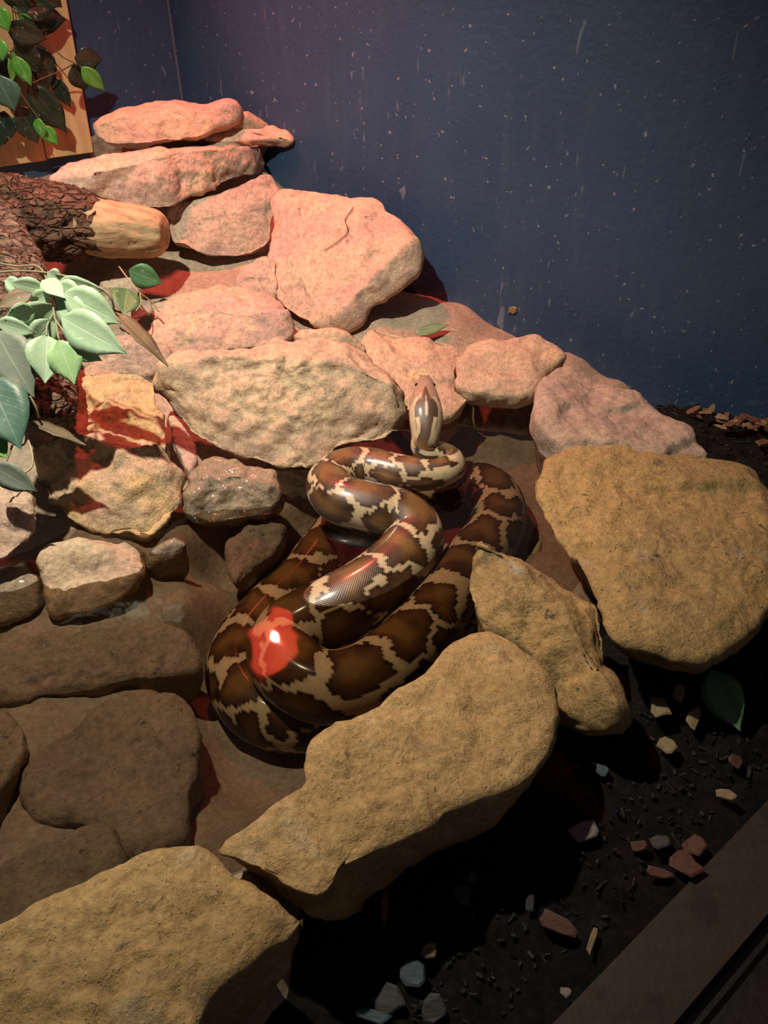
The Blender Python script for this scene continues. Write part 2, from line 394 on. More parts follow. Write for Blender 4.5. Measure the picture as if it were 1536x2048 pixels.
    K = int(np.clip(size / 0.018, 8, 34)); sd_pts = V[rs.randint(0, len(V), K)]
    tilt = rs.normal(size=(K, 3)) * 0.15 * facet
    dd = np.sqrt(((V[:, None, :] + 0.012 * np.stack([perlin(V * 30 + 3, sd), perlin(V * 30 + 7, sd), perlin(V * 30 + 11, sd)], 1)[:, None, :] - sd_pts[None]) ** 2).sum(2))
    wgt = np.exp(-(dd - dd.min(1)[:, None]) / 0.006); wgt /= wgt.sum(1)[:, None]
    disp = disp + np.clip((wgt * ((V[:, None, :] - sd_pts[None]) * tilt[None]).sum(2)).sum(1), -0.010, 0.006)
    V = V + nn * disp[:, None]
    o = mesh_obj(name, V, quads.tolist() + t1.tolist() + t2.tolist(), mat, parent)
    if parent is None: tag(o, label, 'rock')
    return o

rock('mortar_fill', None, [(180, 262), (300, 255), (440, 240), (490, 222), (545, 262), (545, 330), (480, 345), (300, 335), (110, 352), (140, 325)], [(330, 275, .415), (150, 340, .315), (520, 310, .365)], M['mortar'], H=.01, rnd=.03, thick=.10, ext=(0, .7, -.6), amp=.008, seed=41, parent=bpy.data.objects['floor'], taper=.7)
# --- stacked slabs in the far corner
rock('sandstone_slab', 'pink topmost sandstone slab of the corner stack, beside the wooden panel', [(180, 246), (200, 232), (260, 214), (350, 199), (400, 203), (468, 206), (483, 225), (474, 240), (440, 254), (400, 274), (350, 282), (300, 286), (215, 290), (188, 276)],
     [(350, 200, .52), (215, 290, .435), (420, 265, .45)], M['pink'], H=.036, p=.9, crest=[(205, 262), (290, 240), (400, 236), (470, 222)], facet=.5, thick=.05, ext=(-.1, .8, -.5), amp=.007, seed=1)
rock('sandstone_slab', 'thin pointed sandstone slab jutting from the corner stack against the dark wall', [(404, 279), (440, 255), (500, 245), (545, 250), (580, 264), (588, 284), (560, 277), (500, 281), (440, 286)],
     [(500, 246, .455), (440, 285, .415), (580, 278, .425)], M['pink'], H=.006, rnd=.02, thick=.025, ext=(0, .5, -.8), amp=.004, seed=2, taper=.8)
rock('sandstone_slab', 'wide overhanging sandstone slab below the topmost slab, above the log', [(95, 356), (140, 332), (230, 310), (300, 302), (420, 290), (470, 294), (512, 297), (531, 325), (515, 346), (480, 352), (440, 375), (385, 384), (345, 412), (320, 419), (260, 412), (180, 392), (110, 372)],
     [(420, 291, .42), (330, 416, .325), (515, 340, .35)], M['pink'], H=.062, p=.9, facet=.8, crest=[(180, 376), (250, 362), (340, 336), (420, 328), (505, 312)], thick=.09, ext=(-.1, .95, -.2), amp=.009, seed=3, taper=.9)
rock('sandstone_block', 'greyish stone block shaded by the overhanging slab, behind the bare log end', [(330, 420), (400, 395), (480, 368), (540, 343), (560, 384), (548, 420), (545, 490), (500, 514), (420, 511), (390, 502), (340, 492)],
     [(520, 360, .35), (400, 505, .205), (530, 495, .20)], M['gray'], H=.015, crest=[(400, 440), (520, 420)], thick=.03, ext=(0, 1, -.1), amp=.006, seed=4)
rock('leaning_boulder', 'large flat-faced pink boulder leaning against the dark blue wall', [(538, 402), (560, 379), (600, 377), (680, 392), (705, 400), (742, 396), (762, 406), (800, 440), (830, 475), (846, 510), (835, 545), (800, 575), (760, 605), (735, 620), (725, 645), (695, 664), (660, 660), (600, 645), (575, 625), (550, 590), (540, 560), (536, 520), (545, 470), (540, 435)],
     [(560, 385, .325), (830, 490, .25), (640, 652, .085)], M['pink'], H=.050, crest=[(832, 496), (790, 540), (735, 590), (690, 640)], p=.75, center=(690, 530), thick=.07, ext=(.15, .9, -.3), amp=.008, seed=5, taper=.75, facet=.9)
rock('small_stone', 'small pink stone wedged left of the leaning boulder', [(470, 562), (484, 532), (520, 514), (548, 524), (556, 560), (552, 600), (500, 600), (475, 582)],
     [(520, 518, .20), (480, 578, .13), (548, 595, .125)], M['pink'], H=.018, crest=[(495, 556), (545, 560)], thick=.06, ext=(0, .8, -.5), amp=.005, seed=6)
rock('ledge_rock', 'long low red-topped rock on the terrace behind the sprig of leaves', [(225, 640), (300, 600), (400, 575), (470, 568), (545, 590), (585, 635), (588, 668), (560, 690), (480, 696), (380, 706), (330, 702), (285, 692)],
     [(430, 572, .155), (330, 704, .075), (560, 690, .08)], M['pink'], H=.040, p=.9, crest=[(285, 655), (400, 640), (480, 652), (575, 645)], thick=.09, ext=(0, .6, -.8), amp=.009, seed=7)
rock('ledge_rock', 'dark low stone under the fallen brown leaf, behind the yellow boulder', [(130, 690), (230, 676), (310, 680), (350, 700), (338, 735), (305, 756), (220, 762), (140, 760)],
     [(230, 680, .13), (160, 755, .075), (320, 745, .07)], M['gray'], H=.015, thick=.08, amp=.007, seed=8)
rock('small_stone', 'small brown stone under the bare log end, beside the sprig', [(195, 566), (215, 545), (245, 535), (268, 556), (282, 590), (276, 612), (240, 625), (205, 610)],
     [(230, 540, .215), (205, 605, .15), (275, 600, .15)], M['gray'], H=.014, crest=[(215, 575), (265, 580)], thick=.05, ext=(0, .8, -.5), amp=.004, seed=9)
# --- ring of boulders around the pool
rock('big_boulder', 'largest rounded tan boulder in the middle, left of the python head', [(300, 762), (310, 738), (345, 712), (400, 699), (480, 700), (560, 680), (620, 678), (690, 690), (740, 725), (780, 750), (815, 790), (822, 830), (800, 868), (760, 890), (700, 900), (650, 922), (600, 941), (540, 932), (480, 912), (420, 892), (380, 870), (340, 812), (305, 788)],
     [(560, 684, .165), (600, 938, .0), (350, 800, .085)], M['tan'], H=.072, crest=[(340, 765), (450, 744), (600, 757), (700, 764), (785, 800)], p=.78, thick=.035, ext=(.45, .6, -.5), amp=.012, seed=10, rough=1.3, taper=.6)
rock('small_stone', 'small rounded stone tucked behind the big tan boulder, under the leaning boulder', [(585, 672), (600, 657), (660, 655), (700, 668), (735, 690), (738, 725), (700, 722), (640, 705), (595, 695)],
     [(640, 657, .15), (600, 695, .105), (730, 722, .09)], M['tan'], H=.016, rnd=.03, thick=.07, amp=.005, seed=11)
rock('flat_rock', 'low flat tan rock in front of the python snout', [(700, 700), (722, 668), (745, 655), (775, 660), (800, 670), (880, 680), (915, 690), (922, 725), (915, 760), (945, 792), (905, 830), (870, 838), (820, 822), (770, 770), (735, 735)],
     [(760, 662, .10), (930, 780, .035), (750, 735, .07)], M['tan'], H=.012, crest=[(760, 700), (850, 745), (905, 785)], thick=.10, amp=.007, seed=12)
rock('flat_rock', 'pinkish flat rock right of the python head, near the blue wall', [(908, 772), (915, 722), (932, 690), (980, 680), (1060, 672), (1112, 690), (1136, 714), (1100, 742), (1080, 760), (1076, 782), (1040, 796), (980, 791), (930, 786)],
     [(1000, 680, .10), (930, 784, .045), (1075, 782, .05)], M['tan'], H=.014, rnd=.035, thick=.045, amp=.006, seed=13, taper=.8)
rock('sloping_rock', 'brownish pink rock sloping down beside the far soil, behind the huge ochre rock', [(1071, 770), (1092, 746), (1140, 722), (1200, 763), (1280, 786), (1312, 826), (1370, 860), (1400, 893), (1418, 920), (1350, 925), (1250, 920), (1130, 915), (1100, 885), (1076, 850), (1070, 810)],
     [(1140, 726, .085), (1100, 880, .055), (1400, 905, .03)], M['gray'], H=.016, rnd=.035, thick=.12, amp=.008, seed=14, taper=.92)
rock('huge_ochre_rock', 'huge flat mottled ochre rock at the right edge', [(1074, 960), (1090, 920), (1130, 902), (1250, 899), (1350, 911), (1440, 925), (1500, 945), (1532, 990), (1562, 1080), (1552, 1190), (1490, 1280), (1440, 1310), (1400, 1332), (1330, 1326), (1260, 1302), (1222, 1288), (1204, 1225), (1190, 1180), (1150, 1142), (1110, 1082), (1086, 1042), (1074, 1000)],
     [(1130, 906, .085), (1500, 950, .075), (1330, 1320, .045)], M['ochre_gray'], H=.02, rnd=.05, thick=.15, ext=(.35, .1, -1), amp=.010, seed=15, taper=.62)
rock('ridged_rock', 'narrow ridged rock pointing up between the python and the huge ochre rock', [(930, 1112), (944, 1090), (985, 1099), (1050, 1125), (1090, 1150), (1150, 1190), (1195, 1205), (1212, 1240), (1217, 1290), (1226, 1370), (1256, 1420), (1250, 1472), (1205, 1465), (1150, 1425), (1100, 1352), (1052, 1294), (1000, 1268), (950, 1252), (928, 1180)],
     [(944, 1095, .05), (1205, 1290, .02), (1130, 1400, -.005)], M['ochre_gray'], H=.05, crest=[(950, 1100), (1040, 1175), (1105, 1240), (1170, 1340), (1225, 1430)], p=.7, thick=.09, ext=(-.35, -.1, -1), taper=.5, amp=.009, seed=16, center=(1095, 1260))
rock('front_slab', 'long ochre slab in front of the python, at the centre bottom', [(420, 1697), (520, 1622), (608, 1562), (613, 1492), (650, 1466), (760, 1401), (850, 1351), (900, 1302), (942, 1264), (990, 1257), (1042, 1291), (1090, 1361), (1117, 1432), (1103, 1498), (1062, 1556), (1000, 1588), (930, 1612), (880, 1642), (800, 1690), (740, 1722), (684, 1752), (662, 1790), (630, 1810), (570, 1792), (500, 1752), (430, 1722)],
     [(960, 1265, .055), (1090, 1500, .045), (450, 1710, .055)], M['ochre'], H=.016, rnd=.035, thick=.18, amp=.009, seed=17, taper=.6, center=(790, 1540), bulge=.02)
rock('front_slab', 'ochre slab filling the bottom left corner', [(-90, 1890), (-20, 1852), (100, 1800), (200, 1750), (300, 1711), (370, 1699), (420, 1720), (470, 1762), (560, 1800), (642, 1836), (600, 1872), (530, 1912), (480, 1952), (432, 2002), (390, 2090), (200, 2180), (-90, 2200)],
     [(360, 1705, .06), (630, 1838, .05), (0, 2000, .06)], M['ochre'], H=.016, rnd=.03, thick=.19, amp=.009, seed=18, taper=.6, bulge=.02)
rock('yellow_boulder', 'yellow-edged pale boulder left of the pool, below the green leaves', [(140, 756), (230, 742), (290, 747), (312, 775), (320, 830), (347, 890), (366, 940), (362, 990), (350, 1050), (300, 1092), (240, 1077), (180, 1062), (110, 1022), (74, 985), (68, 922), (105, 880), (125, 830)],
     [(230, 746, .135), (260, 1085, -.01), (70, 950, .05)], M['yellow'], H=.066, crest=[(90, 932), (170, 900), (250, 938), (352, 925)], p=.85, thick=.035, ext=(-.3, .4, -.8), amp=.012, seed=19, rough=1.4, taper=.6)
rock('long_pebble', 'narrow pink pebble between the yellow boulder and the big tan boulder', [(338, 832), (362, 848), (390, 888), (396, 920), (382, 949), (364, 932), (350, 890)],
     [(345, 840, .075), (382, 945, .035), (395, 905, .045)], M['pink'], H=.012, rnd=.02, thick=.05, amp=.003, seed=20, ncirc=90)
rock('wet_stone', 'shiny wet stone at the waterline below the big tan boulder', [(376, 940), (420, 918), (500, 928), (547, 944), (557, 975), (552, 1010), (505, 1036), (430, 1047), (380, 1032), (362, 1000)],
     [(440, 922, .055), (430, 1044, -.015), (545, 1010, -.005)], M['wet'], H=.03, crest=[(400, 965), (470, 962), (530, 975)], thick=.08, ext=(0, .5, -.8), amp=.008, seed=21, rough=1.4)
rock('edge_boulder', 'pinkish boulder cut off by the left edge above a dark hollow', [(-60, 965), (10, 972), (62, 992), (72, 1020), (66, 1068), (30, 1106), (-20, 1130), (-70, 1130)],
     [(10, 975, .125), (-20, 1125, .055), (66, 1060, .08)], M['pink'], H=.02, crest=[(-40, 1010), (55, 1015)], thick=.07, ext=(-.3, .8, -.2), amp=.008, seed=22, rough=1.3)
rock('waterline_stone', 'pale flat-faced stone below the yellow boulder, its foot in the water', [(78, 1112), (105, 1088), (200, 1088), (262, 1108), (290, 1140), (255, 1200), (180, 1222), (100, 1242), (88, 1180)],
     [(150, 1090, .035), (110, 1238, -.04), (270, 1190, -.03)], M['tan'], H=.014, rnd=.03, thick=.08, ext=(0, .8, -.5), amp=.007, seed=23)
rock('waterline_stone', 'small half-sunk stone right of the pale flat-faced stone', [(280, 1142), (305, 1092), (348, 1078), (378, 1088), (360, 1118), (315, 1148)],
     [(350, 1080, .012), (290, 1140, -.03), (360, 1115, -.02)], M['wet'], H=.012, rnd=.02, thick=.06, amp=.004, seed=24, ncirc=90)
rock('waterline_stone', 'brown wet stone at the left edge under the dark hollow', [(-60, 1150), (40, 1122), (78, 1142), (86, 1215), (50, 1240), (-60, 1258)],
     [(20, 1128, .015), (60, 1236, -.04), (-50, 1250, -.04)], M['wet'], H=.012, rnd=.03, thick=.08, ext=(0, .8, -.5), amp=.006, seed=25)
# --- sunken stones
rock('sunken_stone', 'rounded sunken stone just left of the python body', [(447, 1090), (500, 1052), (540, 1034), (572, 1060), (560, 1100), (515, 1140), (470, 1178), (454, 1135)],
     [(546, 1040, -.05), (470, 1175, -.09), (575, 1105, -.08)], M['sunk'], H=.014, rnd=.03, thick=.05, taper=.7, amp=.006, seed=26)
rock('sunken_stone', 'broad square sunken stone in the left of the pool', [(70, 1500), (130, 1450), (200, 1412), (320, 1385), (396, 1405), (404, 1480), (396, 1560), (382, 1680), (320, 1712), (270, 1720), (150, 1660), (60, 1660), (40, 1580)],
     [(330, 1360, -.085), (382, 1660, -.085), (0, 1640, -.09)], M['sunk'], H=.015, rnd=.03, thick=.10, taper=.9, amp=.008, seed=27)
rock('sunken_stone', 'small sunken stone at the left edge of the pool', [(-80, 1430), (0, 1425), (62, 1452), (52, 1502), (22, 1572), (-40, 1640), (-90, 1620)],
     [(0, 1430, -.055), (50, 1500, -.06), (-40, 1630, -.06)], M['sunk'], H=.012, rnd=.02, thick=.08, amp=.006, seed=28)
rock('sunken_stone', 'dark grey sunken stone beside the bottom left slab', [(-90, 1790), (60, 1692), (150, 1652), (222, 1648), (248, 1712), (240, 1775), (100, 1850), (-90, 1900)],
     [(150, 1656, -.05), (240, 1760, -.055), (-20, 1850, -.05)], M['sunk'], H=.012, rnd=.02, thick=.09, amp=.006, seed=29)
rock('sunken_ledge', 'long sloping sunken ledge below the waterline stones', [(-90, 1275), (100, 1268), (250, 1250), (360, 1255), (398, 1300), (400, 1345), (300, 1358), (130, 1395), (-90, 1420)],
     [(200, 1262, -.05), (130, 1398, -.085), (430, 1330, -.085)], M['sunk'], H=.012, rnd=.03, thick=.09, amp=.008, seed=30)

# ================================================================== PYTHON
# centre line: pixel, height of the centre above the water, radius
SN = [(849, 752, .158, .004), (850, 775, .150, .02), (851, 808, .135, .03), (852, 845, .112, .034), (851, 874, .090, .029), (848, 896, .070, .027), (858, 912, .056, .029), (886, 914, .047, .031), (902, 929, .040, .032), (884, 944, .034, .034), (840, 949, .030, .036), (790, 944, .028, .039),
      (735, 935, .024, .043), (688, 942, .020, .047), (660, 968, .018, .049), (682, 1000, .020, .051), (738, 1016, .016, .053), (795, 1032, .004, .055), (828, 1066, -.012, .057), (812, 1112, -.020, .059), (755, 1168, -.032, .062), (685, 1213, -.046, .064), (622, 1243, -.062, .064),
      (578, 1273, -.072, .064), (568, 1315, -.074, .063), (598, 1353, -.078, .062), (655, 1375, -.080, .062), (724, 1362, -.078, .062), (795, 1314, -.074, .061), (850, 1252, -.072, .060), (895, 1190, -.070, .060), (942, 1130, -.070, .059), (984, 1072, -.070, .058), (998, 1018, -.072, .057),
      (972, 978, -.074, .056), (915, 972, -.080, .055), (840, 988, -.090, .054), (760, 1010, -.104, .054), (690, 1055, -.120, .055), (648, 1105, -.135, .056), (602, 1165, -.148, .057), (540, 1225, -.155, .058), (492, 1285, -.158, .058), (476, 1350, -.158, .058), (508, 1410, -.158, .057),
      (570, 1442, -.160, .054), (640, 1445, -.165, .046), (700, 1430, -.172, .034), (770, 1390, -.165, .026), (850, 1330, -.150, .022), (940, 1250, -.130, .018), (1010, 1180, -.118, .015), (1062, 1120, -.118, .012), (1080, 1085, -.12, .004)]
ctrl = np.array([list(Pz(u, v, z)) + [r] for u, v, z, r in SN])
path = catmull(ctrl, 14)
s_q, path = resample(path, 0.0033)
for _ in range(6):                                            # light smoothing of the centre line
    path[1:-1, :3] = 0.25 * path[:-2, :3] + 0.5 * path[1:-1, :3] + 0.25 * path[2:, :3]
HEAD = 0.135
rp_s = [0, .004, .010, .022, .045, .075, .100, .125, .150, .18]
rp_w = [.003, .0095, .014, .0185, .0235, .031, .0345, .033, .029, .027]
rp_h = [.002, .006, .009, .0125, .017, .0215, .0235, .024, .025, .026]
body_r = path[:, 3]
wx = np.where(s_q < .18, np.interp(s_q, rp_s, rp_w), body_r)
hx = np.where(s_q < .18, np.interp(s_q, rp_s, rp_h), body_r * np.clip(0.97 + 0 * s_q, 0, 1))
bl = np.clip((s_q - .15) / .06, 0, 1); wx = np.where((s_q >= .15) & (s_q < .24), (1 - bl) * np.interp(s_q, rp_s, rp_w) + bl * body_r, wx)
hx = np.where((s_q >= .15) & (s_q < .24), (1 - bl) * np.interp(s_q, rp_s, rp_h) + bl * body_r * .97, hx)
NS, NC = len(s_q), 112
T = np.gradient(path[:, :3], axis=0); T /= np.linalg.norm(T, axis=1)[:, None]
side = np.cross(T, np.array([0, 0, 1.0])); side /= np.linalg.norm(side, axis=1)[:, None]
upv = np.cross(side, T)
th = np.linspace(-math.pi, math.pi, NC, endpoint=False)
ct, st = np.cos(th), np.sin(th)
# slightly flattened belly, a gentle dorsal roof
SV = path[:, None, :3] + wx[:, None, None] * st[None, :, None] * side[:, None, :] + (hx[:, None] * np.where(ct[None] > 0, 1.0, 0.94) * ct[None])[:, :, None] * upv[:, None, :]
SV = SV.reshape(-1, 3)
ii, kk = np.meshgrid(np.arange(NS - 1), np.arange(NC), indexing='ij')
k2 = (kk + 1) % NC
SF = np.stack([ii * NC + kk, ii * NC + k2, (ii + 1) * NC + k2, (ii + 1) * NC + kk], -1).reshape(-1, 4)
SV = np.vstack([SV, path[0, :3] - T[0] * .001, path[-1, :3]])
caps = [[NS * NC, (k + 1) % NC, k] for k in range(NC)] + [[NS * NC + 1, (NS - 1) * NC + k, (NS - 1) * NC + (k + 1) % NC] for k in range(NC)]
nrm_try = vnormals(SV, SF)
if np.dot(nrm_try[NC * (NS // 2) + NC // 2], upv[NS // 2]) < 0:
    SF = SF[:, ::-1]; caps = [c[::-1] for c in caps]
# --- skin pattern on the scale lattice
qd = np.concatenate([[0], np.cumsum(np.diff(s_q) / (2 * np.maximum(0.5 * (body_r[1:] + body_r[:-1]), .016)))])   # length in diameters
SCALE = 0.0066
S2, TH2 = np.meshgrid(s_q, th, indexing='ij'); R2 = np.repeat(np.maximum(wx, .012)[:, None], NC, 1)
row = np.floor(TH2 * R2 / SCALE * 1.0); ss_ = S2 / SCALE + 0.5 * (row % 2)
sc_s = (np.floor(ss_) + .5 - 0.5 * (row % 2)) * SCALE; sc_t = (row + .5) * SCALE / R2
QQ = np.interp(sc_s, s_q, qd).ravel(); TT = sc_t.ravel()
pp = np.column_stack([QQ * 1.0, TT * .5, np.full(len(QQ), 3.3)])
QW = QQ + 0.20 * fbm(pp * 2.3, 3, 61); TW = TT * 0.5 + 0.17 * fbm(pp * 2.3 + 9, 3, 71)
rs = np.random.RandomState(12); sites = []
for i in range(-1, int(qd[-1]) + 3):
    sites.append((i * 0.86 + rs.uniform(-.10, .10), rs.uniform(-.10, .10), 0.17))
    for sg in (-1, 1):
        sites.append((i * 0.86 + .43 + rs.uniform(-.13, .13), sg * (.66 + rs.uniform(-.07, .07)), 0.02))
        sites.append((i * 0.86 + rs.uniform(-.15, .15), sg * (1.12 + rs.uniform(-.06, .06)), -.06))
sites = np.array(sites)
F1 = np.full(len(QQ), 9.0); F2 = np.full(len(QQ), 9.0)
order = np.argsort(sites[:, 0])
for q0, t0, wg in sites:
    m = np.abs(QW - q0) < 1.7
    d = np.sqrt(((QW[m] - q0) * 1.0) ** 2 + (TW[m] - t0) ** 2) - wg
    f1, f2 = F1[m], F2[m]
    F2[m] = np.where(d < f1, f1, np.minimum(f2, d)); F1[m] = np.minimum(f1, d)
edge = F2 - F1
wid = 0.125 + 0.12 * fbm(pp * 1.7 + 4, 3, 91)
cream = edge < wid
bord = np.clip((edge - wid) / 0.10, 0, 1)
gold = np.clip((edge - wid - 0.10) / 0.38, 0, 1)
jit = (1 + 0.16 * fbm(np.column_stack([sc_s.ravel() / SCALE * .9, row.ravel() * .9, np.zeros(len(QQ))]), 1, 33))[:, None]
dark = np.array([.016, .008, .004]); mid = np.array([.062, .028, .010]); gld = np.array([.165, .090, .024]); crm = np.array([.54, .44, .26])
col = dark + (mid - dark) * bord[:, None]; col = col + (gld - col) * (gold ** 1.5)[:, None]
col = np.where(cream[:, None], crm * (0.88 + 0.12 * np.clip((wid - edge) / .1, 0, 1))[:, None], col)
flank = np.clip((np.abs(TT) - 1.25) / .6, 0, 1)[:, None]
gry = np.where(cream[:, None], np.array([.48, .44, .37]), np.array([.15, .125, .10]))
col = col + (gry - col) * flank * .75
belly = np.clip((np.abs(TT) - 2.35) / .3, 0, 1)[:, None]
col = col + (np.array([.40, .37, .32]) * (0.7 + 0.3 * np.sign(fbm(pp * 5, 2, 15)))[:, None] - col) * belly * .8
# --- head markings
S1 = S2.ravel(); X1 = np.sin(TH2).ravel(); T1 = TH2.ravel(); hd = S1 / HEAD
tan_ = np.array([.33, .225, .145])
hc = np.tile(tan_, (len(S1), 1)) * (1 + 0.18 * fbm(np.column_stack([S1 * 120, X1 * 4, np.zeros(len(S1))]), 3, 44))[:, None]
wA = np.interp(hd, [.36, .40, .52, .58, .66, .85, 1.05, 1.3], [0, .14, .22, .42, .66, .70, .62, .55])
hc = np.where((np.abs(X1) < wA)[:, None], np.array([.085, .055, .03]), hc)
hc = np.where(((np.abs(X1) >= wA) & (np.abs(X1) < wA + .28) & (hd > .56))[:, None], np.array([.52, .41, .26]), hc)
hc = np.where(((np.abs(X1) < np.interp(hd, [.54, .62, .80, .86], [.05, .05, .10, .03])) & (hd > .54) & (hd < .86))[:, None], np.array([.58, .50, .36]), hc)
hc = np.where(((np.abs(np.abs(X1) - .35) < .10) & (hd > .52) & (hd < .60))[:, None], np.array([.28, .22, .14]), hc)
hc = np.where((np.abs(T1) > 1.75)[:, None], np.array([.42, .34, .26]), hc)
fork = (np.abs(np.abs(X1) - np.interp(hd, [.88, 1.0, 1.2], [.55, .46, .55])) < .12) & (hd > .86) & (hd < 1.25)
hc = np.where(fork[:, None], np.array([.54, .43, .27]), hc)
hb = np.clip((hd - 1.12) / .12, 0, 1)[:, None]
# neck ladder just behind the head
col = hc * (1 - hb) + col * hb
col = np.clip(col * jit, 0.004, 1)
col = np.vstack([col, tan_, dark])
def snake_mat():
    s = NT('python_skin')
    at = s.n('VertexColor'); at.layer_name = 'skin'
    uv = s.n('UVMap'); uv.uv_map = 'scales'
    sep = s.n('SeparateXYZ'); s.set(sep.inputs[0], uv.outputs[0])
    a = s.math('ADD', sep.outputs[0], sep.outputs[1]); b = s.math('SUBTRACT', sep.outputs[0], sep.outputs[1])
    la = s.math('ABSOLUTE', s.math('SINE', s.math('MULTIPLY', a, math.pi))); lb = s.math('ABSOLUTE', s.math('SINE', s.math('MULTIPLY', b, math.pi)))
    h = s.math('POWER', s.math('MULTIPLY', la, lb), 0.45)
    col = s.mix(s.math('MULTIPLY', s.math('SUBTRACT', 1.0, s.ramp(h, 0.1, 0.55)), 0.5), at.outputs[0], c4((.02, .014, .01)))
    s.pbsdf(col, 0.36, s.bump(h, 0.30, 0.0009), **{'Specular IOR Level': s.math('MULTIPLY', at.outputs['Alpha'], 0.5), 'Coat Weight': s.math('MULTIPLY', at.outputs['Alpha'], 0.8), 'Coat Roughness': 0.13}); return s.m
snake = mesh_obj('python', SV, SF.tolist() + caps, snake_mat())
me = snake.data
ca = me.color_attributes.new('skin', 'FLOAT_COLOR', 'POINT')
ca.data.foreach_set('color', np.column_stack([col, np.where(SV[:, 2] < -0.001, 0.12, 1.0)]).astype(np.float32).ravel())
uvl = me.uv_layers.new(name='scales')
vi = np.empty(len(me.loops), np.int32); me.loops.foreach_get('vertex_index', vi)
RR = np.repeat(np.round(2 * math.pi * np.maximum(wx, .012) / (2 * SCALE))[:, None], NC, 1)
# scale count around the body stays whole; it follows the mean body so that rows run straight
U = np.concatenate([(S2 / SCALE * 1.38).ravel(), [0, 0]]); Vv = np.concatenate([((TH2 + math.pi) / (2 * math.pi) * 76).ravel(), [0, 0]])
uvv = np.column_stack([U[vi], Vv[vi]])
lt = vi % NC == 0
# close the seam at the belly
ln = len(SF) * 4
quad_v = uvv[:ln, 1].reshape(-1, 4); seam = (quad_v.max(1) - quad_v.min(1)) > 38
qv = quad_v.copy(); qv[seam] = np.where(qv[seam] < 38, qv[seam] + 76, qv[seam]); uvv[:ln, 1] = qv.ravel()
uvl.data.foreach_set('uv', uvv.astype(np.float32).ravel())
tag(snake, 'large python with brown blotches and cream bands coiled in the shallow pool', 'snake')
def ball_vf(c, r, n=12, sq=(1, 1, 1)):
    vs_ = [np.array(c) + r * np.array(sq) * np.array([math.sin(a) * math.cos(b), math.sin(a) * math.sin(b), math.cos(a)]) for a in np.linspace(0.001, math.pi - .001, n // 2 + 1) for b in np.linspace(0, 2 * math.pi, n, endpoint=False)]
    fs = [[i * n + k, (i + 1) * n + k, (i + 1) * n + (k + 1) % n, i * n + (k + 1) % n] for i in range(n // 2) for k in range(n)]
    return np.array(vs_), fs
s = NT('snake_eye'); s.pbsdf(c4((.012, .010, .008)), 0.08)
M['eye'] = s.m
for sg in (-1, 1):
    i = int(np.argmin(np.abs(s_q - .036))); a = sg * 1.02
    pc = path[i, :3] + wx[i] * math.sin(a) * side[i] * .93 + hx[i] * math.cos(a) * upv[i] * .93
    v, f = ball_vf(pc, .0042); mesh_obj('eye', v, f, M['eye'], snake)
    i = int(np.argmin(np.abs(s_q - .006))); a = sg * .75
    pc = path[i, :3] + wx[i] * math.sin(a) * side[i] + hx[i] * math.cos(a) * upv[i]
    v, f = ball_vf(pc, .0018, 8); mesh_obj('nostril', v, f, M['eye'], snake)

# ================================================================== LOG
def bark_mat(name, c1, c2, c3, bare=False):
    s = NT(name); tc = s.n('TexCoord').outputs['Object']
    mp = s.n('Mapping'); s.set(mp.inputs[0], tc); mp.inputs['Rotation'].default_value = (0, 0, math.radians(-14)); mp.inputs['Scale'].default_value = (0.22, 1, 1) if bare else (0.55, 1, 1)
    n = s.noise(mp.outputs[0], 60 if bare else 32, 8, 0.65, distort=0.4)
    col = s.mix(s.ramp(n, 0.34, 0.62), c4(c1), c4(c2)); col = s.mix(s.ramp(s.noise(tc, 9, 4), 0.55, 0.7), col, c4(c3))
    vo = s.n('TexVoronoi', feature='DISTANCE_TO_EDGE'); mp3 = s.n('Mapping'); s.set(mp3.inputs[0], tc); mp3.inputs['Rotation'].default_value = (0, 0, math.radians(-14)); mp3.inputs['Scale'].default_value = (0.12, 1, 1) if bare else (0.28, 1, 1)
    dn = s.n('TexNoise'); s.set(dn.inputs['Vector'], tc); dn.inputs['Scale'].default_value = 18; va = s.n('VectorMath', operation='MULTIPLY_ADD'); s.set(va.inputs[0], dn.outputs['Color']); va.inputs[1].default_value = (.03, .03, .03); s.set(va.inputs[2], mp3.outputs[0])
    s.set(vo.inputs['Vector'], va.outputs[0]); vo.inputs['Scale'].default_value = 55 if bare else 62
    crack = s.ramp(vo.outputs['Distance'], 0.0, 0.05 if bare else 0.16)
    col = s.mix(s.math('MULTIPLY', s.math('SUBTRACT', 1.0, crack), 0.0 if bare else 0.45), col, c4((c1[0] * .3, c1[1] * .3, c1[2] * .3)))
    h = s.math('ADD', n, s.math('MULTIPLY', crack, 0.0 if bare else 0.38))
    s.pbsdf(col, 0.85, s.bump(h, 0.4 if bare else 1.0, 0.012 if bare else 0.03), **{'Specular IOR Level': 0.2}); return s.m
M['bark'] = bark_mat('dark_bark', (.075, .040, .026), (.20, .115, .075), (.26, .13, .09))
M['bark2'] = bark_mat('grey_bark', (.13, .085, .06), (.30, .215, .155), (.24, .15, .115))
M['bare'] = bark_mat('bare_wood', (.27, .185, .10), (.42, .30, .17), (.46, .33, .20), True)
log = empty('log', Pz(40, 640, .12))
tag(log, 'forked bark-covered log with a bare sawn branch end at the left edge', 'log')
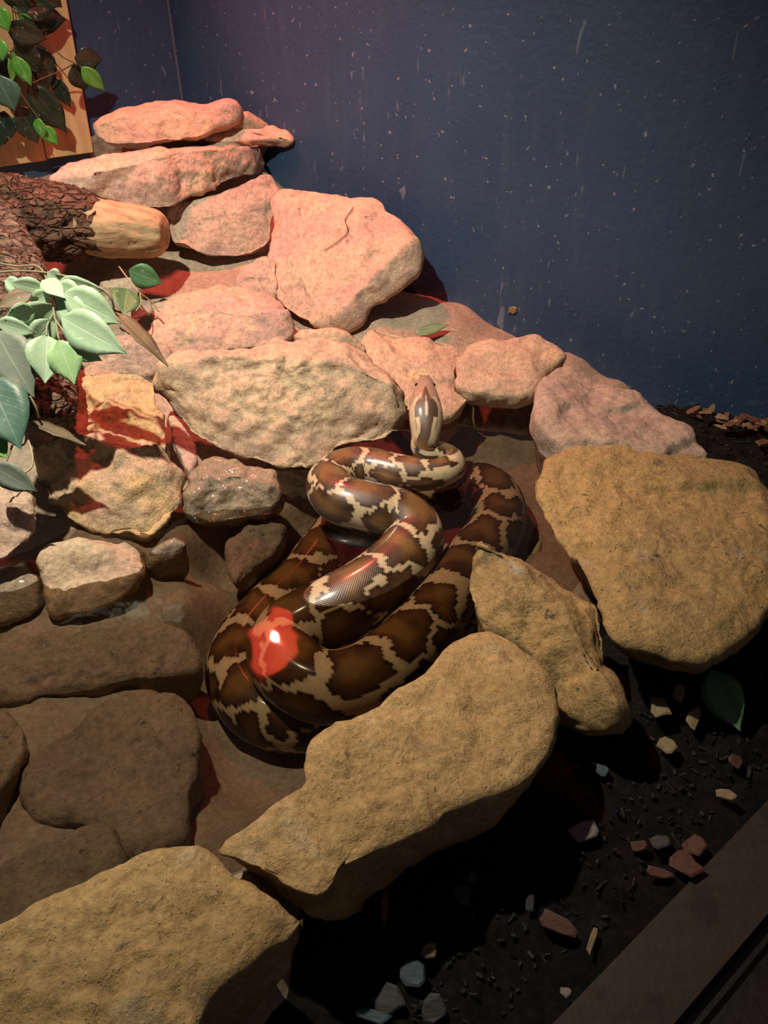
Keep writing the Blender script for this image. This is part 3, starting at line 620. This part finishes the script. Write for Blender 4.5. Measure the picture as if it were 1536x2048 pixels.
def log_part(name, pts, mat, amp, fr, seed, stretch, seg=72, parent=log):
    P_ = catmull(np.array([list(Pz(u, v, z)) + [r] for u, v, z, r in pts]), 20); _, P_ = resample(P_, 0.006)
    v, f = tube_vf(P_[:, :3], P_[:, 3], seg)
    n = len(P_); cen = np.vstack([np.repeat(P_[:, :3], seg, 0), P_[[0, -1], :3]])
    rad = v - cen; L = np.linalg.norm(rad, axis=1)[:, None]; rad = np.where(L > 1e-5, rad / np.maximum(L, 1e-6), 0)
    along = np.concatenate([np.repeat(np.arange(n) * .006, seg), [0, n * .006]])
    angr = np.concatenate([np.tile(np.arange(seg) / seg * 2 * math.pi, n), [0, 0]])
    coord = np.column_stack([np.cos(angr) * .07, np.sin(angr) * .07, along * stretch]) * fr
    v = v + rad * (amp * (fbm(coord, 4, seed, ridged=True) - 0.6) + amp * .9 * fbm(coord * .3, 2, seed + 5))[:, None]
    return mesh_obj(name, v, f, mat, parent)
log_part('trunk', [(-130, 400, .40, .075), (-60, 440, .37, .075), (-5, 500, .33, .074), (35, 600, .26, .070), (70, 700, .20, .064), (92, 785, .190, .048), (98, 828, .176, .038), (98, 848, .17, .02)], M['bark2'], .011, 40, 4, .5)
log_part('branch', [(-80, 425, .36, .078), (10, 432, .355, .080), (70, 438, .345, .084), (130, 446, .335, .082), (175, 453, .325, .072), (205, 456, .318, .058)], M['bark'], .013, 30, 7, .8)
log_part('branch_end', [(150, 452, .330, .060), (205, 458, .318, .066), (260, 462, .306, .064), (305, 466, .298, .058), (328, 468, .294, .044), (336, 469, .293, .015)], M['bare'], .0035, 40, 9, .18)

# ------------------------------------------------------------------ contact fitting: stones that touch are dressed to meet, not to pass through each other
from mathutils.bvhtree import BVHTree
def world_bvh(o):
    off = Vector(o.parent.location) if o.parent else o.location
    return BVHTree.FromPolygons([v.co + off for v in o.data.vertices], [list(p.vertices) for p in o.data.polygons])
def fit(keep, move, gap=0.0035, times=3):
    tree = world_bvh(keep); off = Vector(move.parent.location) if move.parent else move.location
    for _ in range(times):
        for v in move.data.vertices:
            P_ = v.co + off; co, n, _i, d = tree.find_nearest(P_, 0.12)
            if co is None: continue
            sd = (P_ - co).dot(n)
            if sd < 0 or d < gap: v.co = co + n * (gap * 1.3) - off
BO = bpy.data.objects
trunk = [c for c in log.children if c.name.startswith('trunk')][0]
for keep, move in ((BO['flat_rock.001'], BO['flat_rock']), (BO['flat_rock.001'], BO['sloping_rock']), 
                   (BO['leaning_boulder'], BO['small_stone']), (BO['wet_stone'], BO['sunken_stone']), (BO['sunken_stone.001'], BO['sunken_stone.002']), (BO['sunken_stone.001'], BO['sunken_stone.003']), (BO['yellow_boulder'], BO['wet_stone'])):
    fit(keep, move)

# ================================================================== WOODEN PANEL
def plank_mat():
    s = NT('pine_plank'); tc = s.n('TexCoord').outputs['Object']; w = s.math('MULTIPLY', s.n('ObjectInfo').outputs['Random'], 30.0)
    mp = s.n('Mapping'); s.set(mp.inputs[0], tc); mp.inputs['Scale'].default_value = (1, 1, 0.07)
    n = s.noise(mp.outputs[0], 45, 6, 0.6, w, 0.5); col = s.mix(s.ramp(n, 0.35, 0.65), c4((.46, .32, .15)), c4((.56, .42, .21)))
    d = s.noise(tc, 5, 4, 0.6, w); col = s.mix(s.math('MULTIPLY', s.ramp(d, 0.56, 0.7), 0.4), col, c4((.36, .22, .10)))
    k = s.noise(tc, 14, 2, 0.5, w); col = s.mix(s.math('MULTIPLY', s.ramp(k, 0.68, 0.74), 0.6), col, c4((.25, .12, .04)))
    s.pbsdf(col, 0.5, s.bump(n, 0.12, 0.004)); return s.m
M['plank'] = plank_mat()
PB = CORNER + N_LEFT * 0.024
br, bl, tr = Pplane(187, 305, PB, N_LEFT), Pplane(92, 318, PB, N_LEFT), Pplane(133, 0, PB, N_LEFT)
upd = tr - br; upd /= np.linalg.norm(upd); alo = bl - br; pw = np.linalg.norm(alo); alo /= pw
panel = empty('wooden_panel', br)
tag(panel, 'pale pine plank panel fixed to the wall behind the hanging vine', 'panel')
for k in range(3):
    o0 = br + alo * (pw * k) - N_LEFT * 0.0
    w_ = pw - 0.0025
    b_ = 0.002
    v, f = box_vf(o0 + upd * (-.004 * (k % 2)), alo * w_, upd * 0.75, -N_LEFT * 0.018)
    # chamfered front edges
    F0 = [o0 + alo * b_ + N_LEFT * b_, o0 + alo * (w_ - b_) + N_LEFT * b_]
    v2, f2 = box_vf(F0[0] + upd * (b_ - .004 * (k % 2)), alo * (w_ - 2 * b_), upd * 0.745, -N_LEFT * 0.001)
    verts = np.vstack([v[:4], v[4:], v2[:4]])
    q = [[8 + a for a in (0, 1, 2, 3)]] + [[0, 1, 9, 8], [1, 2, 10, 9], [2, 3, 11, 10], [3, 0, 8, 11], [4, 5, 6, 7], [0, 4, 5, 1], [1, 5, 6, 2], [2, 6, 7, 3], [3, 7, 4, 0]]
    mesh_obj('plank', verts, q, M['plank'], panel, smooth=False)

# ================================================================== LEAVES
def leaf_mat(name, c1, c2, vein, rough, spec=0.5):
    s = NT(name); tc = s.n('TexCoord').outputs['Object']
    uv = s.n('UVMap'); uv.uv_map = 'leaf'; sep = s.n('SeparateXYZ'); s.set(sep.inputs[0], uv.outputs[0])
    col = s.mix(s.ramp(s.noise(tc, 25, 5, 0.6), 0.35, 0.65), c4(c1), c4(c2))
    x = s.math('ABSOLUTE', s.math('SUBTRACT', sep.outputs[0], 0.5))
    rib = s.math('SUBTRACT', 1.0, s.ramp(x, 0.010, 0.035))
    side_v = s.math('ABSOLUTE', s.math('SINE', s.math('MULTIPLY', s.math('SUBTRACT', sep.outputs[1], s.math('MULTIPLY', x, 0.6)), 26.0)))
    sv = s.math('MULTIPLY', s.math('SUBTRACT', 1.0, s.ramp(side_v, 0.05, 0.22)), 0.35)
    m_ = s.math('MAXIMUM', rib, sv); col = s.mix(s.math('MULTIPLY', m_, 0.75), col, c4(vein))
    dust = s.noise(tc, 70, 3, 0.6); col = s.mix(s.math('MULTIPLY', s.ramp(dust, 0.62, 0.72), 0.35), col, c4((.55, .52, .45)))
    s.pbsdf(col, rough, s.bump(s.math('ADD', m_, s.noise(tc, 30, 4)), 0.25, 0.002), **{'Specular IOR Level': spec}); return s.m
LM = {'mint': leaf_mat('mint_leaf', (.30, .46, .29), (.36, .52, .33), (.46, .56, .40), .5),
      'bright': leaf_mat('bright_leaf', (.31, .53, .24), (.36, .58, .28), (.50, .64, .38), .45),
      'vivid': leaf_mat('vivid_leaf', (.06, .24, .03), (.10, .32, .045), (.24, .42, .12), .35),
      'dark': leaf_mat('dark_glossy_leaf', (.014, .026, .016), (.022, .038, .022), (.05, .065, .045), .28),
      'teal': leaf_mat('teal_leaf', (.055, .13, .095), (.08, .165, .12), (.16, .24, .18), .45),
      'dusty': leaf_mat('dusty_leaf', (.13, .17, .13), (.17, .21, .16), (.24, .27, .21), .55),
      'olive': leaf_mat('olive_dry_leaf', (.085, .062, .030), (.14, .10, .05), (.22, .17, .09), .6),
      'fallen': leaf_mat('fallen_green_leaf', (.055, .16, .065), (.085, .20, .085), (.16, .27, .14), .5)}
s = NT('stem_green'); s.pbsdf(c4((.20, .21, .12)), 0.5); M['stem'] = s.m
s = NT('stem_tan'); s.pbsdf(c4((.34, .29, .17)), 0.55); M['stem_tan'] = s.m
s = NT('stem_brown'); s.pbsdf(c4((.10, .065, .03)), 0.6); M['stem_brown'] = s.m
LR = random.Random(5)
def leaf(name, P0, P1, width, mat, parent=None, normal=None, roll=0.0, sag=0.12, fold=0.22, tipx=0.16):
    P0, P1 = np.asarray(P0), np.asarray(P1); d = P1 - P0; L = np.linalg.norm(d); d /= L
    n = (CAMP - P0) if normal is None else np.asarray(normal, float)
    n = n - d * np.dot(n, d); n /= np.linalg.norm(n); sd = np.cross(d, n)
    n, sd = n * math.cos(roll) + sd * math.sin(roll), sd * math.cos(roll) - n * math.sin(roll)
    ts = np.array([0, .06, .15, .27, .40, .53, .66, .78, .87, .94, 1.0]); prof = np.array([.04, .34, .68, .93, 1.0, .94, .77, .50, .27, .12, .015])
    xs = np.array([-1, -.55, 0, .55, 1.0]); V, uv = [], []
    for t, w in zip(ts, prof):
        for x in xs:
            hh = fold * abs(x) * w * width * .5 - sag * L * (t ** 2) + 0.012 * L * math.sin(t * 17 + x * 2) * abs(x)
            V.append(P0 + d * (t * L) + sd * (x * w * width * .5) + n * hh); uv.append(((x * w + 1) / 2 if False else (x + 1) / 2, t))
    V = np.array(V); m = len(V); V = np.vstack([V, V - n * 0.0012]); nx = 5
    F = []
    for i in range(len(ts) - 1):
        for k in range(nx - 1):
            q = [i * nx + k, i * nx + k + 1, (i + 1) * nx + k + 1, (i + 1) * nx + k]; F.append([q[0], q[3], q[2], q[1]]); F.append([a + m for a in q])
        for k in (0, nx - 1):
            q = [i * nx + k, (i + 1) * nx + k, (i + 1) * nx + k + m, i * nx + k + m]; F.append(q if k else q[::-1])
    o = mesh_obj(name, V, F, mat, parent)
    ul = o.data.uv_layers.new(name='leaf'); uv = uv + uv
    for lp in o.data.loops: ul.data[lp.index].uv = uv[lp.vertex_index]
    return o
def stem(name, pts, r, mat, parent):
    P_ = catmull(np.array(pts), 8); v, f = tube_vf(P_, r, 7); return mesh_obj(name, v, f, mat, parent)
def wd(u, v, off):                                          # depth of the left wall at a pixel, less an offset
    P_ = Pplane(u, v, CORNER + N_LEFT * off, N_LEFT); return P_

vine = empty('hanging_vine', wd(30, 100, .06))
tag(vine, 'artificial vine with dark glossy and vivid green leaves hanging over the pine panel', 'plant')
VL = [((40, 32), (137, 42), 50, 'dark', .08, .2), ((20, 5), (118, 8), 55, 'dark', .10, -.3), ((12, 52), (97, 82), 46, 'dark', .13, .35), ((-8, 12), (17, 64), 34, 'vivid', .14, .2), ((-5, 75), (4, 122), 30, 'vivid', .15, .3),
      ((38, 28), (72, 55), 18, 'vivid', .11, .5), ((30, 84), (86, 152), 44, 'dark', .11, .2), ((78, 88), (96, 188), 44, 'dark', .07, -.3), ((27, 103), (26, 167), 22, 'vivid', .14, -.6), ((31, 112), (63, 174), 27, 'vivid', .15, .2), ((4, 90), (10, 190), 48, 'dark', .09, .1),
      ((-6, 150), (29, 224), 54, 'teal', .14, .2), ((28, 165), (40, 218), 16, 'teal', .13, .8), ((58, 168), (136, 269), 50, 'dark', .11, .1), ((38, 212), (78, 289), 48, 'dark', .10, -.2), ((108, 152), (141, 219), 26, 'dark', .06, .3), ((8, 222), (8, 292), 38, 'dark', .09, .0), ((-12, 232), (-5, 300), 40, 'dark', .11, .3),
      ((77, 236), (84, 280), 21, 'vivid', .14, .4), ((84, 252), (117, 291), 24, 'vivid', .13, .0), ((149, 117), (206, 121), 40, 'dark', .12, .3), ((147, 128), (174, 182), 42, 'dark', .10, -.2), ((163, 134), (211, 184), 28, 'vivid', .12, .15), ((15, -40), (60, 25), 50, 'dark', .12, .2), ((70, -30), (125, 18), 45, 'dark', .10, .4)]
def px(w, P_): return w / FPX * (np.dot(P_ - CAMP, np.array([0, CP, -SP])))
for b0, t0, w, m, off, rl in VL:
    A_, B_ = wd(*b0, off), wd(*t0, off - .015 + .02 * LR.random()); leaf('leaf', A_, B_, px(w * 1.2, A_), LM[m], vine, roll=rl, sag=.10)
for pts in ([(5, -60, .10), (25, 20, .10), (28, 90, .11), (35, 170, .11), (75, 236, .12), (84, 254, .12)], [(25, 20, .10), (70, 55, .09), (118, 108, .10), (149, 126, .11), (163, 135, .12)], [(60, 168, .10), (92, 154, .09), (125, 140, .09), (149, 127, .11)], [(28, 90, .11), (60, 100, .09), (108, 152, .06)]):
    stem('stem', [wd(u, v, o_) for u, v, o_ in pts], .0017, M['stem_brown'], vine)

gar = empty('leaf_garland', Pd(70, 640, 1.44))
tag(gar, 'artificial garland of pale mint green leaves draped over the log', 'plant')
GL = [((92, 582), (17, 566), 34, 'mint', 1.37, -.3), ((64, 586), (-8, 614), 30, 'olive', 1.36, .5), ((128, 586), (239, 647), 58, 'mint', 1.35, .15), ((124, 634), (247, 706), 64, 'mint', 1.34, .2), ((93, 670), (91, 764), 60, 'mint', 1.34, -.1), ((118, 680), (148, 768), 52, 'bright', 1.335, .1),
      ((138, 684), (202, 722), 36, 'bright', 1.34, .2), ((118, 562), (207, 584), 30, 'mint', 1.37, .4), ((106, 610), (18, 670), 52, 'mint', 1.36, -.3), ((-6, 645), (69, 667), 32, 'mint', 1.34, .3), ((-8, 662), (64, 792), 76, 'dusty', 1.33, .25), ((-22, 752), (38, 895), 84, 'teal', 1.315, .15),
      ((100, 588), (60, 604), 26, 'mint', 1.365, .0), ((110, 620), (150, 625), 34, 'mint', 1.37, .2), ((95, 545), (125, 562), 26, 'mint', 1.37, .2), ((-15, 930), (72, 984), 42, 'dusty', 1.27, .3), ((228, 622), (340, 724), 30, 'olive', 1.41, -.75), ((56, 842), (172, 882), 26, 'olive', 1.36, -.95), ((-10, 690), (30, 745), 40, 'dusty', 1.345, .3), ((-30, 860), (12, 915), 44, 'vivid', 1.33, .2), ((85, 560), (128, 592), 30, 'mint', 1.36, -.4), ((112, 600), (190, 655), 50, 'mint', 1.365, .3), ((105, 640), (60, 700), 44, 'mint', 1.355, -.2), ((70, 620), (10, 640), 40, 'mint', 1.35, -.4), ((40, 640), (85, 690), 40, 'mint', 1.36, .2), ((30, 660), (52, 730), 40, 'dusty', 1.35, .2), ((10, 560), (50, 585), 26, 'mint', 1.38, .2), ((110, 570), (170, 610), 44, 'mint', 1.365, .2)]
for b0, t0, w, m, dp, rl in GL:
    dp -= .035; A_ = Pd(*b0, dp); leaf('leaf', A_, Pd(*t0, dp + LR.uniform(-.02, .012)), px(w * 1.3, A_), LM[m], gar, roll=rl, sag=.08)
for pts, m in (([(-40, 548, 1.40), (40, 542, 1.39), (110, 548, 1.375), (180, 566, 1.37), (220, 594, 1.38), (229, 625, 1.40)], 'stem'), ([(-30, 520, 1.42), (30, 532, 1.40), (78, 534, 1.39), (100, 580, 1.37), (108, 625, 1.36), (118, 680, 1.34)], 'stem'), ([(108, 625, 1.36), (95, 650, 1.35), (93, 672, 1.34)], 'stem'), ([(108, 635, 1.355), (125, 660, 1.35), (140, 685, 1.34)], 'stem'),
              ([(60, 792, 1.335), (72, 815, 1.34), (78, 835, 1.35)], 'stem'), ([(52, 870, 1.33), (64, 905, 1.31), (62, 935, 1.30), (30, 955, 1.28), (10, 956, 1.28)], 'stem_tan'), ([(38, 893, 1.315), (50, 886, 1.32), (53, 868, 1.33)], 'stem_tan'), ([(25, 890, 1.32), (10, 930, 1.31), (2, 950, 1.29)], 'stem')):
    stem('stem', [Pd(q[0], q[1], q[2] - .035) for q in pts], .0019, M[m], gar)

spr = empty('leaf_sprig', Pz(280, 625, .13))
tag(spr, 'small fallen sprig with three round green leaves on the terrace below the log', 'plant')
for b0, t0, w, m, rl in (((258, 540, .235), (326, 568, .195), 42, 'fallen', .2), ((254, 578, .215), (248, 626, .19), 50, 'fallen', -.2), ((300, 605, .165), (262, 636, .15), 34, 'dusty', .3)):
    A_, B_ = Pz(*b0), Pz(*t0); leaf('leaf', A_, B_, px(w * 1.2, A_), LM[m], spr, roll=rl, sag=.06)
stem('stem', [Pz(238, 533, .25), Pz(258, 560, .235), Pz(278, 584, .215), Pz(302, 603, .185), Pz(318, 624, .16)], .0018, M['stem_tan'], spr)
stem('stem', [Pz(280, 587, .213), Pz(282, 606, .20), Pz(272, 622, .19)], .0014, M['stem_tan'], spr)

def gz(u, v, fn, dz=0.0):                                   # point where a pixel meets a heightfield
    z = 0.0
    for _ in range(12): P_ = Pz(u, v, z); z = 0.5 * z + 0.5 * (float(fn(P_[None, :2])[0]) + dz)
    return Pz(u, v, z)
A_ = gz(828, 668, mortar_z, .024); B_ = gz(899, 651, mortar_z, .022)
tag(leaf('fallen_leaf', A_, B_, .032, LM['fallen'], normal=(-.3, -.5, .8), sag=-.05), 'single green leaf lying on the mortar ledge by the blue wall', 'leaf')
A_ = gz(1424, 1340, soil_z, .05); B_ = gz(1478, 1462, soil_z, .03)
tag(leaf('fallen_leaf', A_, B_, .062, LM['fallen'], normal=(-.35, -.75, .6), roll=.2, sag=.08), 'large dark green leaf lying on the soil at the right', 'leaf')

# ================================================================== CHIPS AND SOIL BITS
def chip_mat(name, c1, c2, rough=.75):
    s = NT(name); tc = s.n('TexCoord').outputs['Object']
    mp = s.n('Mapping'); s.set(mp.inputs[0], tc); mp.inputs['Scale'].default_value = (1, 4, 4)
    n = s.noise(mp.outputs[0], 60, 5, 0.6); s.pbsdf(s.mix(s.ramp(n, .35, .65), c4(c1), c4(c2)), rough, s.bump(n, .4, .003)); return s.m
CM = {'brown': chip_mat('brown_chip', (.10, .048, .024), (.18, .09, .042)), 'red': chip_mat('red_chip', (.06, .024, .016), (.10, .042, .027)), 'tan': chip_mat('tan_chip', (.17, .125, .065), (.24, .18, .095)),
      'blue': chip_mat('bluish_chip', (.030, .050, .064), (.05, .075, .095)), 'white': chip_mat('pale_chip', (.13, .12, .115), (.20, .18, .17)), 'gray': chip_mat('grey_chip', (.026, .030, .029), (.046, .049, .045))}
CR = random.Random(11)
def chip(u, v, lpx, wpx, ang, m, label, group=None, fn=soil_z, dz=.012, name='wood_chip', lift=0.0, cat='wood chip'):
    P_ = gz(u, v, fn, dz + 0.008); sc = px(1.0, P_)
    L, W, Hh = lpx * sc, wpx * sc * 1.2, min(lpx, wpx) * sc * .18 + .0012
    a = math.radians(-ang); ax = np.array([math.cos(a), math.sin(a) * 1.0, lift]); ax /= np.linalg.norm(ax); ay = np.cross([CR.uniform(-.3, .3), CR.uniform(-.5, .0), 1.0], ax); ay /= np.linalg.norm(ay); az = np.cross(ax, ay)
    V = []
    out = [(-.5, -.32), (-.30, -.5), (.25, -.46), (.5, -.22), (.46, .30), (.15, .5), (-.36, .42), (-.52, .12)]
    out = [(x + CR.uniform(-.12, .12), y + CR.uniform(-.17, .17)) for x, y in out]
    for zz, k in ((-.5, .9), (.15, 1.0), (.5, .82)):
        for x, y in out: V.append(P_ + ax * (x * L * k) + ay * (y * W * k) + az * (zz * Hh + .25 * Hh * math.sin(x * 5)))
    F = [[r * 8 + k, r * 8 + (k + 1) % 8, (r + 1) * 8 + (k + 1) % 8, (r + 1) * 8 + k] for r in (0, 1) for k in range(8)] + [list(range(8))[::-1], list(range(16, 24))]
    o = mesh_obj(name, V, F, CM[m], smooth=False); tag(o, label, cat, group); return o
G1 = 'wood chips on the dark soil'
for a in [(1320, 1415, 38, 34, 10, 'tan', 'square tan wood chip on the soil left of the large dark leaf'), (1358, 1385, 42, 18, -50, 'tan', 'narrow tan wood chip beside the tip of the large dark leaf'), (1390, 1435, 48, 20, -55, 'tan', 'curved tan bark strip under the edge of the large dark leaf'),
          (1336, 1492, 32, 28, 40, 'tan', 'round tan chip below the square tan chip'), (1140, 1443, 26, 24, 80, 'gray', 'small grey chip at the foot of the ridged rock'), (1204, 1540, 26, 20, -50, 'blue', 'bright blue-grey chip in the middle of the soil'),
          (1166, 1658, 54, 30, -15, 'white', 'whitest chip, lying in the middle of the front soil'), (1452, 1588, 42, 14, 25, 'tan', 'yellowish stick chip on the soil near the sill'), (1470, 1522, 28, 20, -30, 'red', 'small reddish chip at the right edge above the sill'), (1318, 1683, 32, 34, 80, 'gray', 'square grey chip in the red chip group by the sill'),
          (1278, 1690, 34, 16, 0, 'red', 'thin pink chip left of the square grey chip'), (1318, 1745, 48, 18, 15, 'red', 'long red chip under the square grey chip'), (1374, 1730, 50, 44, 60, 'red', 'big reddish bark chip touching the sill'), (1392, 1690, 38, 30, 40, 'red', 'brown bark chip above the big reddish chip by the sill'),
          (1116, 1850, 74, 24, 32, 'red', 'long reddish bark stick on the front soil'), (1184, 1882, 52, 9, -62, 'tan', 'thin forked tan twig on the front soil'), (1060, 1806, 36, 13, -70, 'gray', 'slim grey sliver above the long reddish stick'), (925, 1788, 36, 30, 10, 'gray', 'square blue-grey chip right of the front slab roots'),
          (944, 1757, 22, 16, -60, 'blue', 'small pale blue chip touching the square blue-grey chip'), (858, 1900, 30, 28, 40, 'tan', 'rounded ochre pebble chip on the front soil'), (828, 1943, 48, 36, 10, 'blue', 'blue chip below the rounded ochre pebble chip'), (775, 2002, 60, 40, -10, 'gray', 'broad dark grey chip at the bottom edge'), (745, 2030, 70, 16, 15, 'blue', 'long bluish splinter at the bottom edge'),
          (868, 2018, 44, 38, 20, 'gray', 'dull round chip at the bottom edge right of the broad dark chip'), (1132, 1985, 20, 16, 70, 'white', 'tiny pale chip next to the sill at the bottom'), (710, 1787, 62, 26, -32, 'brown', 'cylindrical brown twig end under the front slab'), (770, 1810, 66, 10, -85, 'brown', 'vertical frayed root hanging under the front slab')]:
    u, v, l, w, an, m, lab = a
    tag(chip(u, v, l, w, an, m, lab, lift=CR.uniform(-.1, .2)), group=G1)
G2 = 'bark flakes heaped against the blue wall'
for k in range(26):
    u = CR.uniform(1385, 1545); v = 815 + (u - 1400) * .22 + CR.uniform(-14, 20)
    chip(u, v, CR.uniform(18, 34), CR.uniform(7, 13), CR.uniform(-70, 70), CR.choice(['brown', 'brown', 'tan', 'red']), 'small brown bark flake heaped along the foot of the blue wall', G2, lift=CR.uniform(-.4, .6), name='bark_flake', dz=CR.uniform(.0, .028), cat='bark flake')
for u, v, an, lab in ((1443, 854, 48, 'straight bark sliver below the flake heap, left one'), (1490, 850, -35, 'straight bark sliver below the flake heap, right one'), (1524, 884, -30, 'widest bark flake at the right edge below the heap')):
    chip(u, v, 30, 8 if u < 1500 else 14, an, 'tan' if u < 1500 else 'brown', lab, G2, name='bark_flake', cat='bark flake')
# stray chip stuck on the wall
Pw = Pplane(1025, 622, CORNER + N_RIGHT * .004, N_RIGHT); V = []
out = [(-.013, -.011), (-.006, -.004), (.002, -.008), (.013, .001), (.011, .010), (.001, .012), (-.012, .006)]
for dz_ in (0, .006):
    for x, z in out: V.append(Pw + EA * x * (1 - dz_ * 20) + np.array([0, 0, z]) * (1 - dz_ * 20) + N_RIGHT * (dz_ - .004))
n_ = len(out); F = [[k, (k + 1) % n_, n_ + (k + 1) % n_, n_ + k] for k in range(n_)] + [list(range(n_))[::-1], list(range(n_, 2 * n_))]
tag(mesh_obj('mortar_flake', V, F, CM['tan'], smooth=False), 'small beige flake stuck to the dark blue wall', 'flake')
# uncountable bits of mulch on the soil
rs = np.random.RandomState(4); V, F = [], []
for k in range(11000):
    a_, b_ = rs.uniform(0.05, 2.37), rs.uniform(0.02, 1.5)
    P_ = CORNER + EA * a_ + EB * b_
    zz = float(0); V.append(P_)
base = np.array(V); zs = soil_z(base[:, :2]); keep = zs > -.16
base, zs = base[keep], zs[keep]; V = []
base[:, 2] = zs + .016 * fbm(np.column_stack([base[:, :2], zs]) * 26, 4, 8) + .004
trees = [world_bvh(o_) for o_ in COL.objects if o_.type == 'MESH' and o_.get('category') == 'rock' and o_.location.z < .02]
def clear(P_):
    p_ = Vector(P_)
    return not any(t_.ray_cast(p_ - Vector((0, 0, .02)), Vector((0, 0, 1)))[0] is not None or t_.find_nearest(p_, .013)[0] is not None for t_ in trees)
for P_ in base:
    if not clear(P_): continue
    l, w, h = rs.uniform(.003, .009) * (1 + 1.6 * (rs.rand() > .85)), rs.uniform(.0015, .005), rs.uniform(.001, .003)
    d = rs.normal(size=3) * np.array([1, 1, .35]); d /= np.linalg.norm(d); e = np.cross(d, rs.normal(size=3)); e /= np.linalg.norm(e); g = np.cross(d, e); i0 = len(V)
    for sx in (-1, 1):
        for ey, gz_ in ((-1, -1), (1, -1), (1, 1), (-1, 1)): V.append(P_ + d * sx * l * .5 + e * ey * w * .5 + g * gz_ * h * .5)
    F += [[i0, i0 + 1, i0 + 2, i0 + 3], [i0 + 7, i0 + 6, i0 + 5, i0 + 4]] + [[i0 + q, i0 + 4 + q, i0 + 4 + (q + 1) % 4, i0 + (q + 1) % 4] for q in range(4)]
s = NT('dark_mulch'); tc = s.n('TexCoord').outputs['Object']; n = s.noise(tc, 35, 4, .7)
col = s.mix(s.ramp(n, .45, .72), c4((.008, .008, .007)), c4((.050, .036, .024))); s.pbsdf(col, .75, **{'Specular IOR Level': .35})
tag(mesh_obj('soil_mulch', V, F, s.m, smooth=False), 'fine dark mulch bits scattered over the soil', 'mulch', kind='stuff')
# small twigs and threads lying on the rocks
def twig(pts, r, label, mat='stem_brown'):
    P_ = catmull(np.array(pts), 8); v, f = tube_vf(P_, r, 6); tag(mesh_obj('twig', v, f, M[mat]), label, 'twig')
LB = [Pz(560, 385, .325), Pz(830, 490, .25), Pz(640, 652, .085)]; nb = np.cross(LB[1] - LB[0], LB[2] - LB[0]); nb /= np.linalg.norm(nb); nb = nb if np.dot(nb, CAMP - LB[0]) > 0 else -nb
lb_tree = world_bvh(BO['leaning_boulder'])
def lb(u, v):
    d = Vector(ray(u, v)).normalized(); hit = lb_tree.ray_cast(Vector(CAMP), d)
    return np.array(hit[0] - d * .0070)
twig([lb(706, 415), lb(697, 428), lb(690, 440), lb(694, 453), lb(694, 465), lb(680, 480), lb(665, 490), lb(650, 500)], .0012, 'wavy dark thread lying on the leaning boulder')

# ================================================================== RED HEAT LAMP (above the frame; its glow shows in the water and on the wall)
RL = np.array(RED_AT); aim = np.array([-.40, 1.50, 0.0]) - RL; aim /= np.linalg.norm(aim)
lx = np.cross(aim, [1, 0, 0]); lx /= np.linalg.norm(lx); ly = np.cross(aim, lx)
hl = empty('heat_lamp', RL - aim * .20); tag(hl, 'red glass infrared heat lamp in a black socket, hanging in the corner', 'lamp')
def lathe(name, prof, mat, seg=40):
    V = [RL + aim * z + (lx * math.cos(2 * math.pi * k / seg) + ly * math.sin(2 * math.pi * k / seg)) * r for z, r in prof for k in range(seg)]
    F = [[i * seg + k, i * seg + (k + 1) % seg, (i + 1) * seg + (k + 1) % seg, (i + 1) * seg + k] for i in range(len(prof) - 1) for k in range(seg)]
    return mesh_obj(name, V, F, mat, hl)
s = NT('glowing_red_glass'); em = s.n('Emission'); em.inputs[0].default_value = (1.0, .075, .035, 1); em.inputs[1].default_value = 20.0
s.t.links.new(em.outputs[0], s.out.inputs[0])
lathe('red_reflector', [(.010, .118), (-.01, .122), (-.035, .108), (-.065, .075), (-.090, .042), (-.105, .030)], s.m)
s = NT('black_socket'); s.pbsdf(c4((.02, .02, .02)), .5)
lathe('socket', [(-.100, .0001), (-.100, .034), (-.16, .034), (-.165, .02), (-.20, .015), (-.20, .0001)], s.m)

# added pale tube, its lighter blue standing in for the corner edge highlight
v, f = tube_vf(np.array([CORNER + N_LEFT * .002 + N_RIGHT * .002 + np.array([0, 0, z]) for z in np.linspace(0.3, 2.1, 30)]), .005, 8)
s = NT('highlight_pale_blue'); s.pbsdf(c4((.07, .09, .14)), .5)
tag(mesh_obj('corner_highlight', v, f, s.m), 'added pale line standing in for the highlight down the corner of the blue walls', kind='structure')
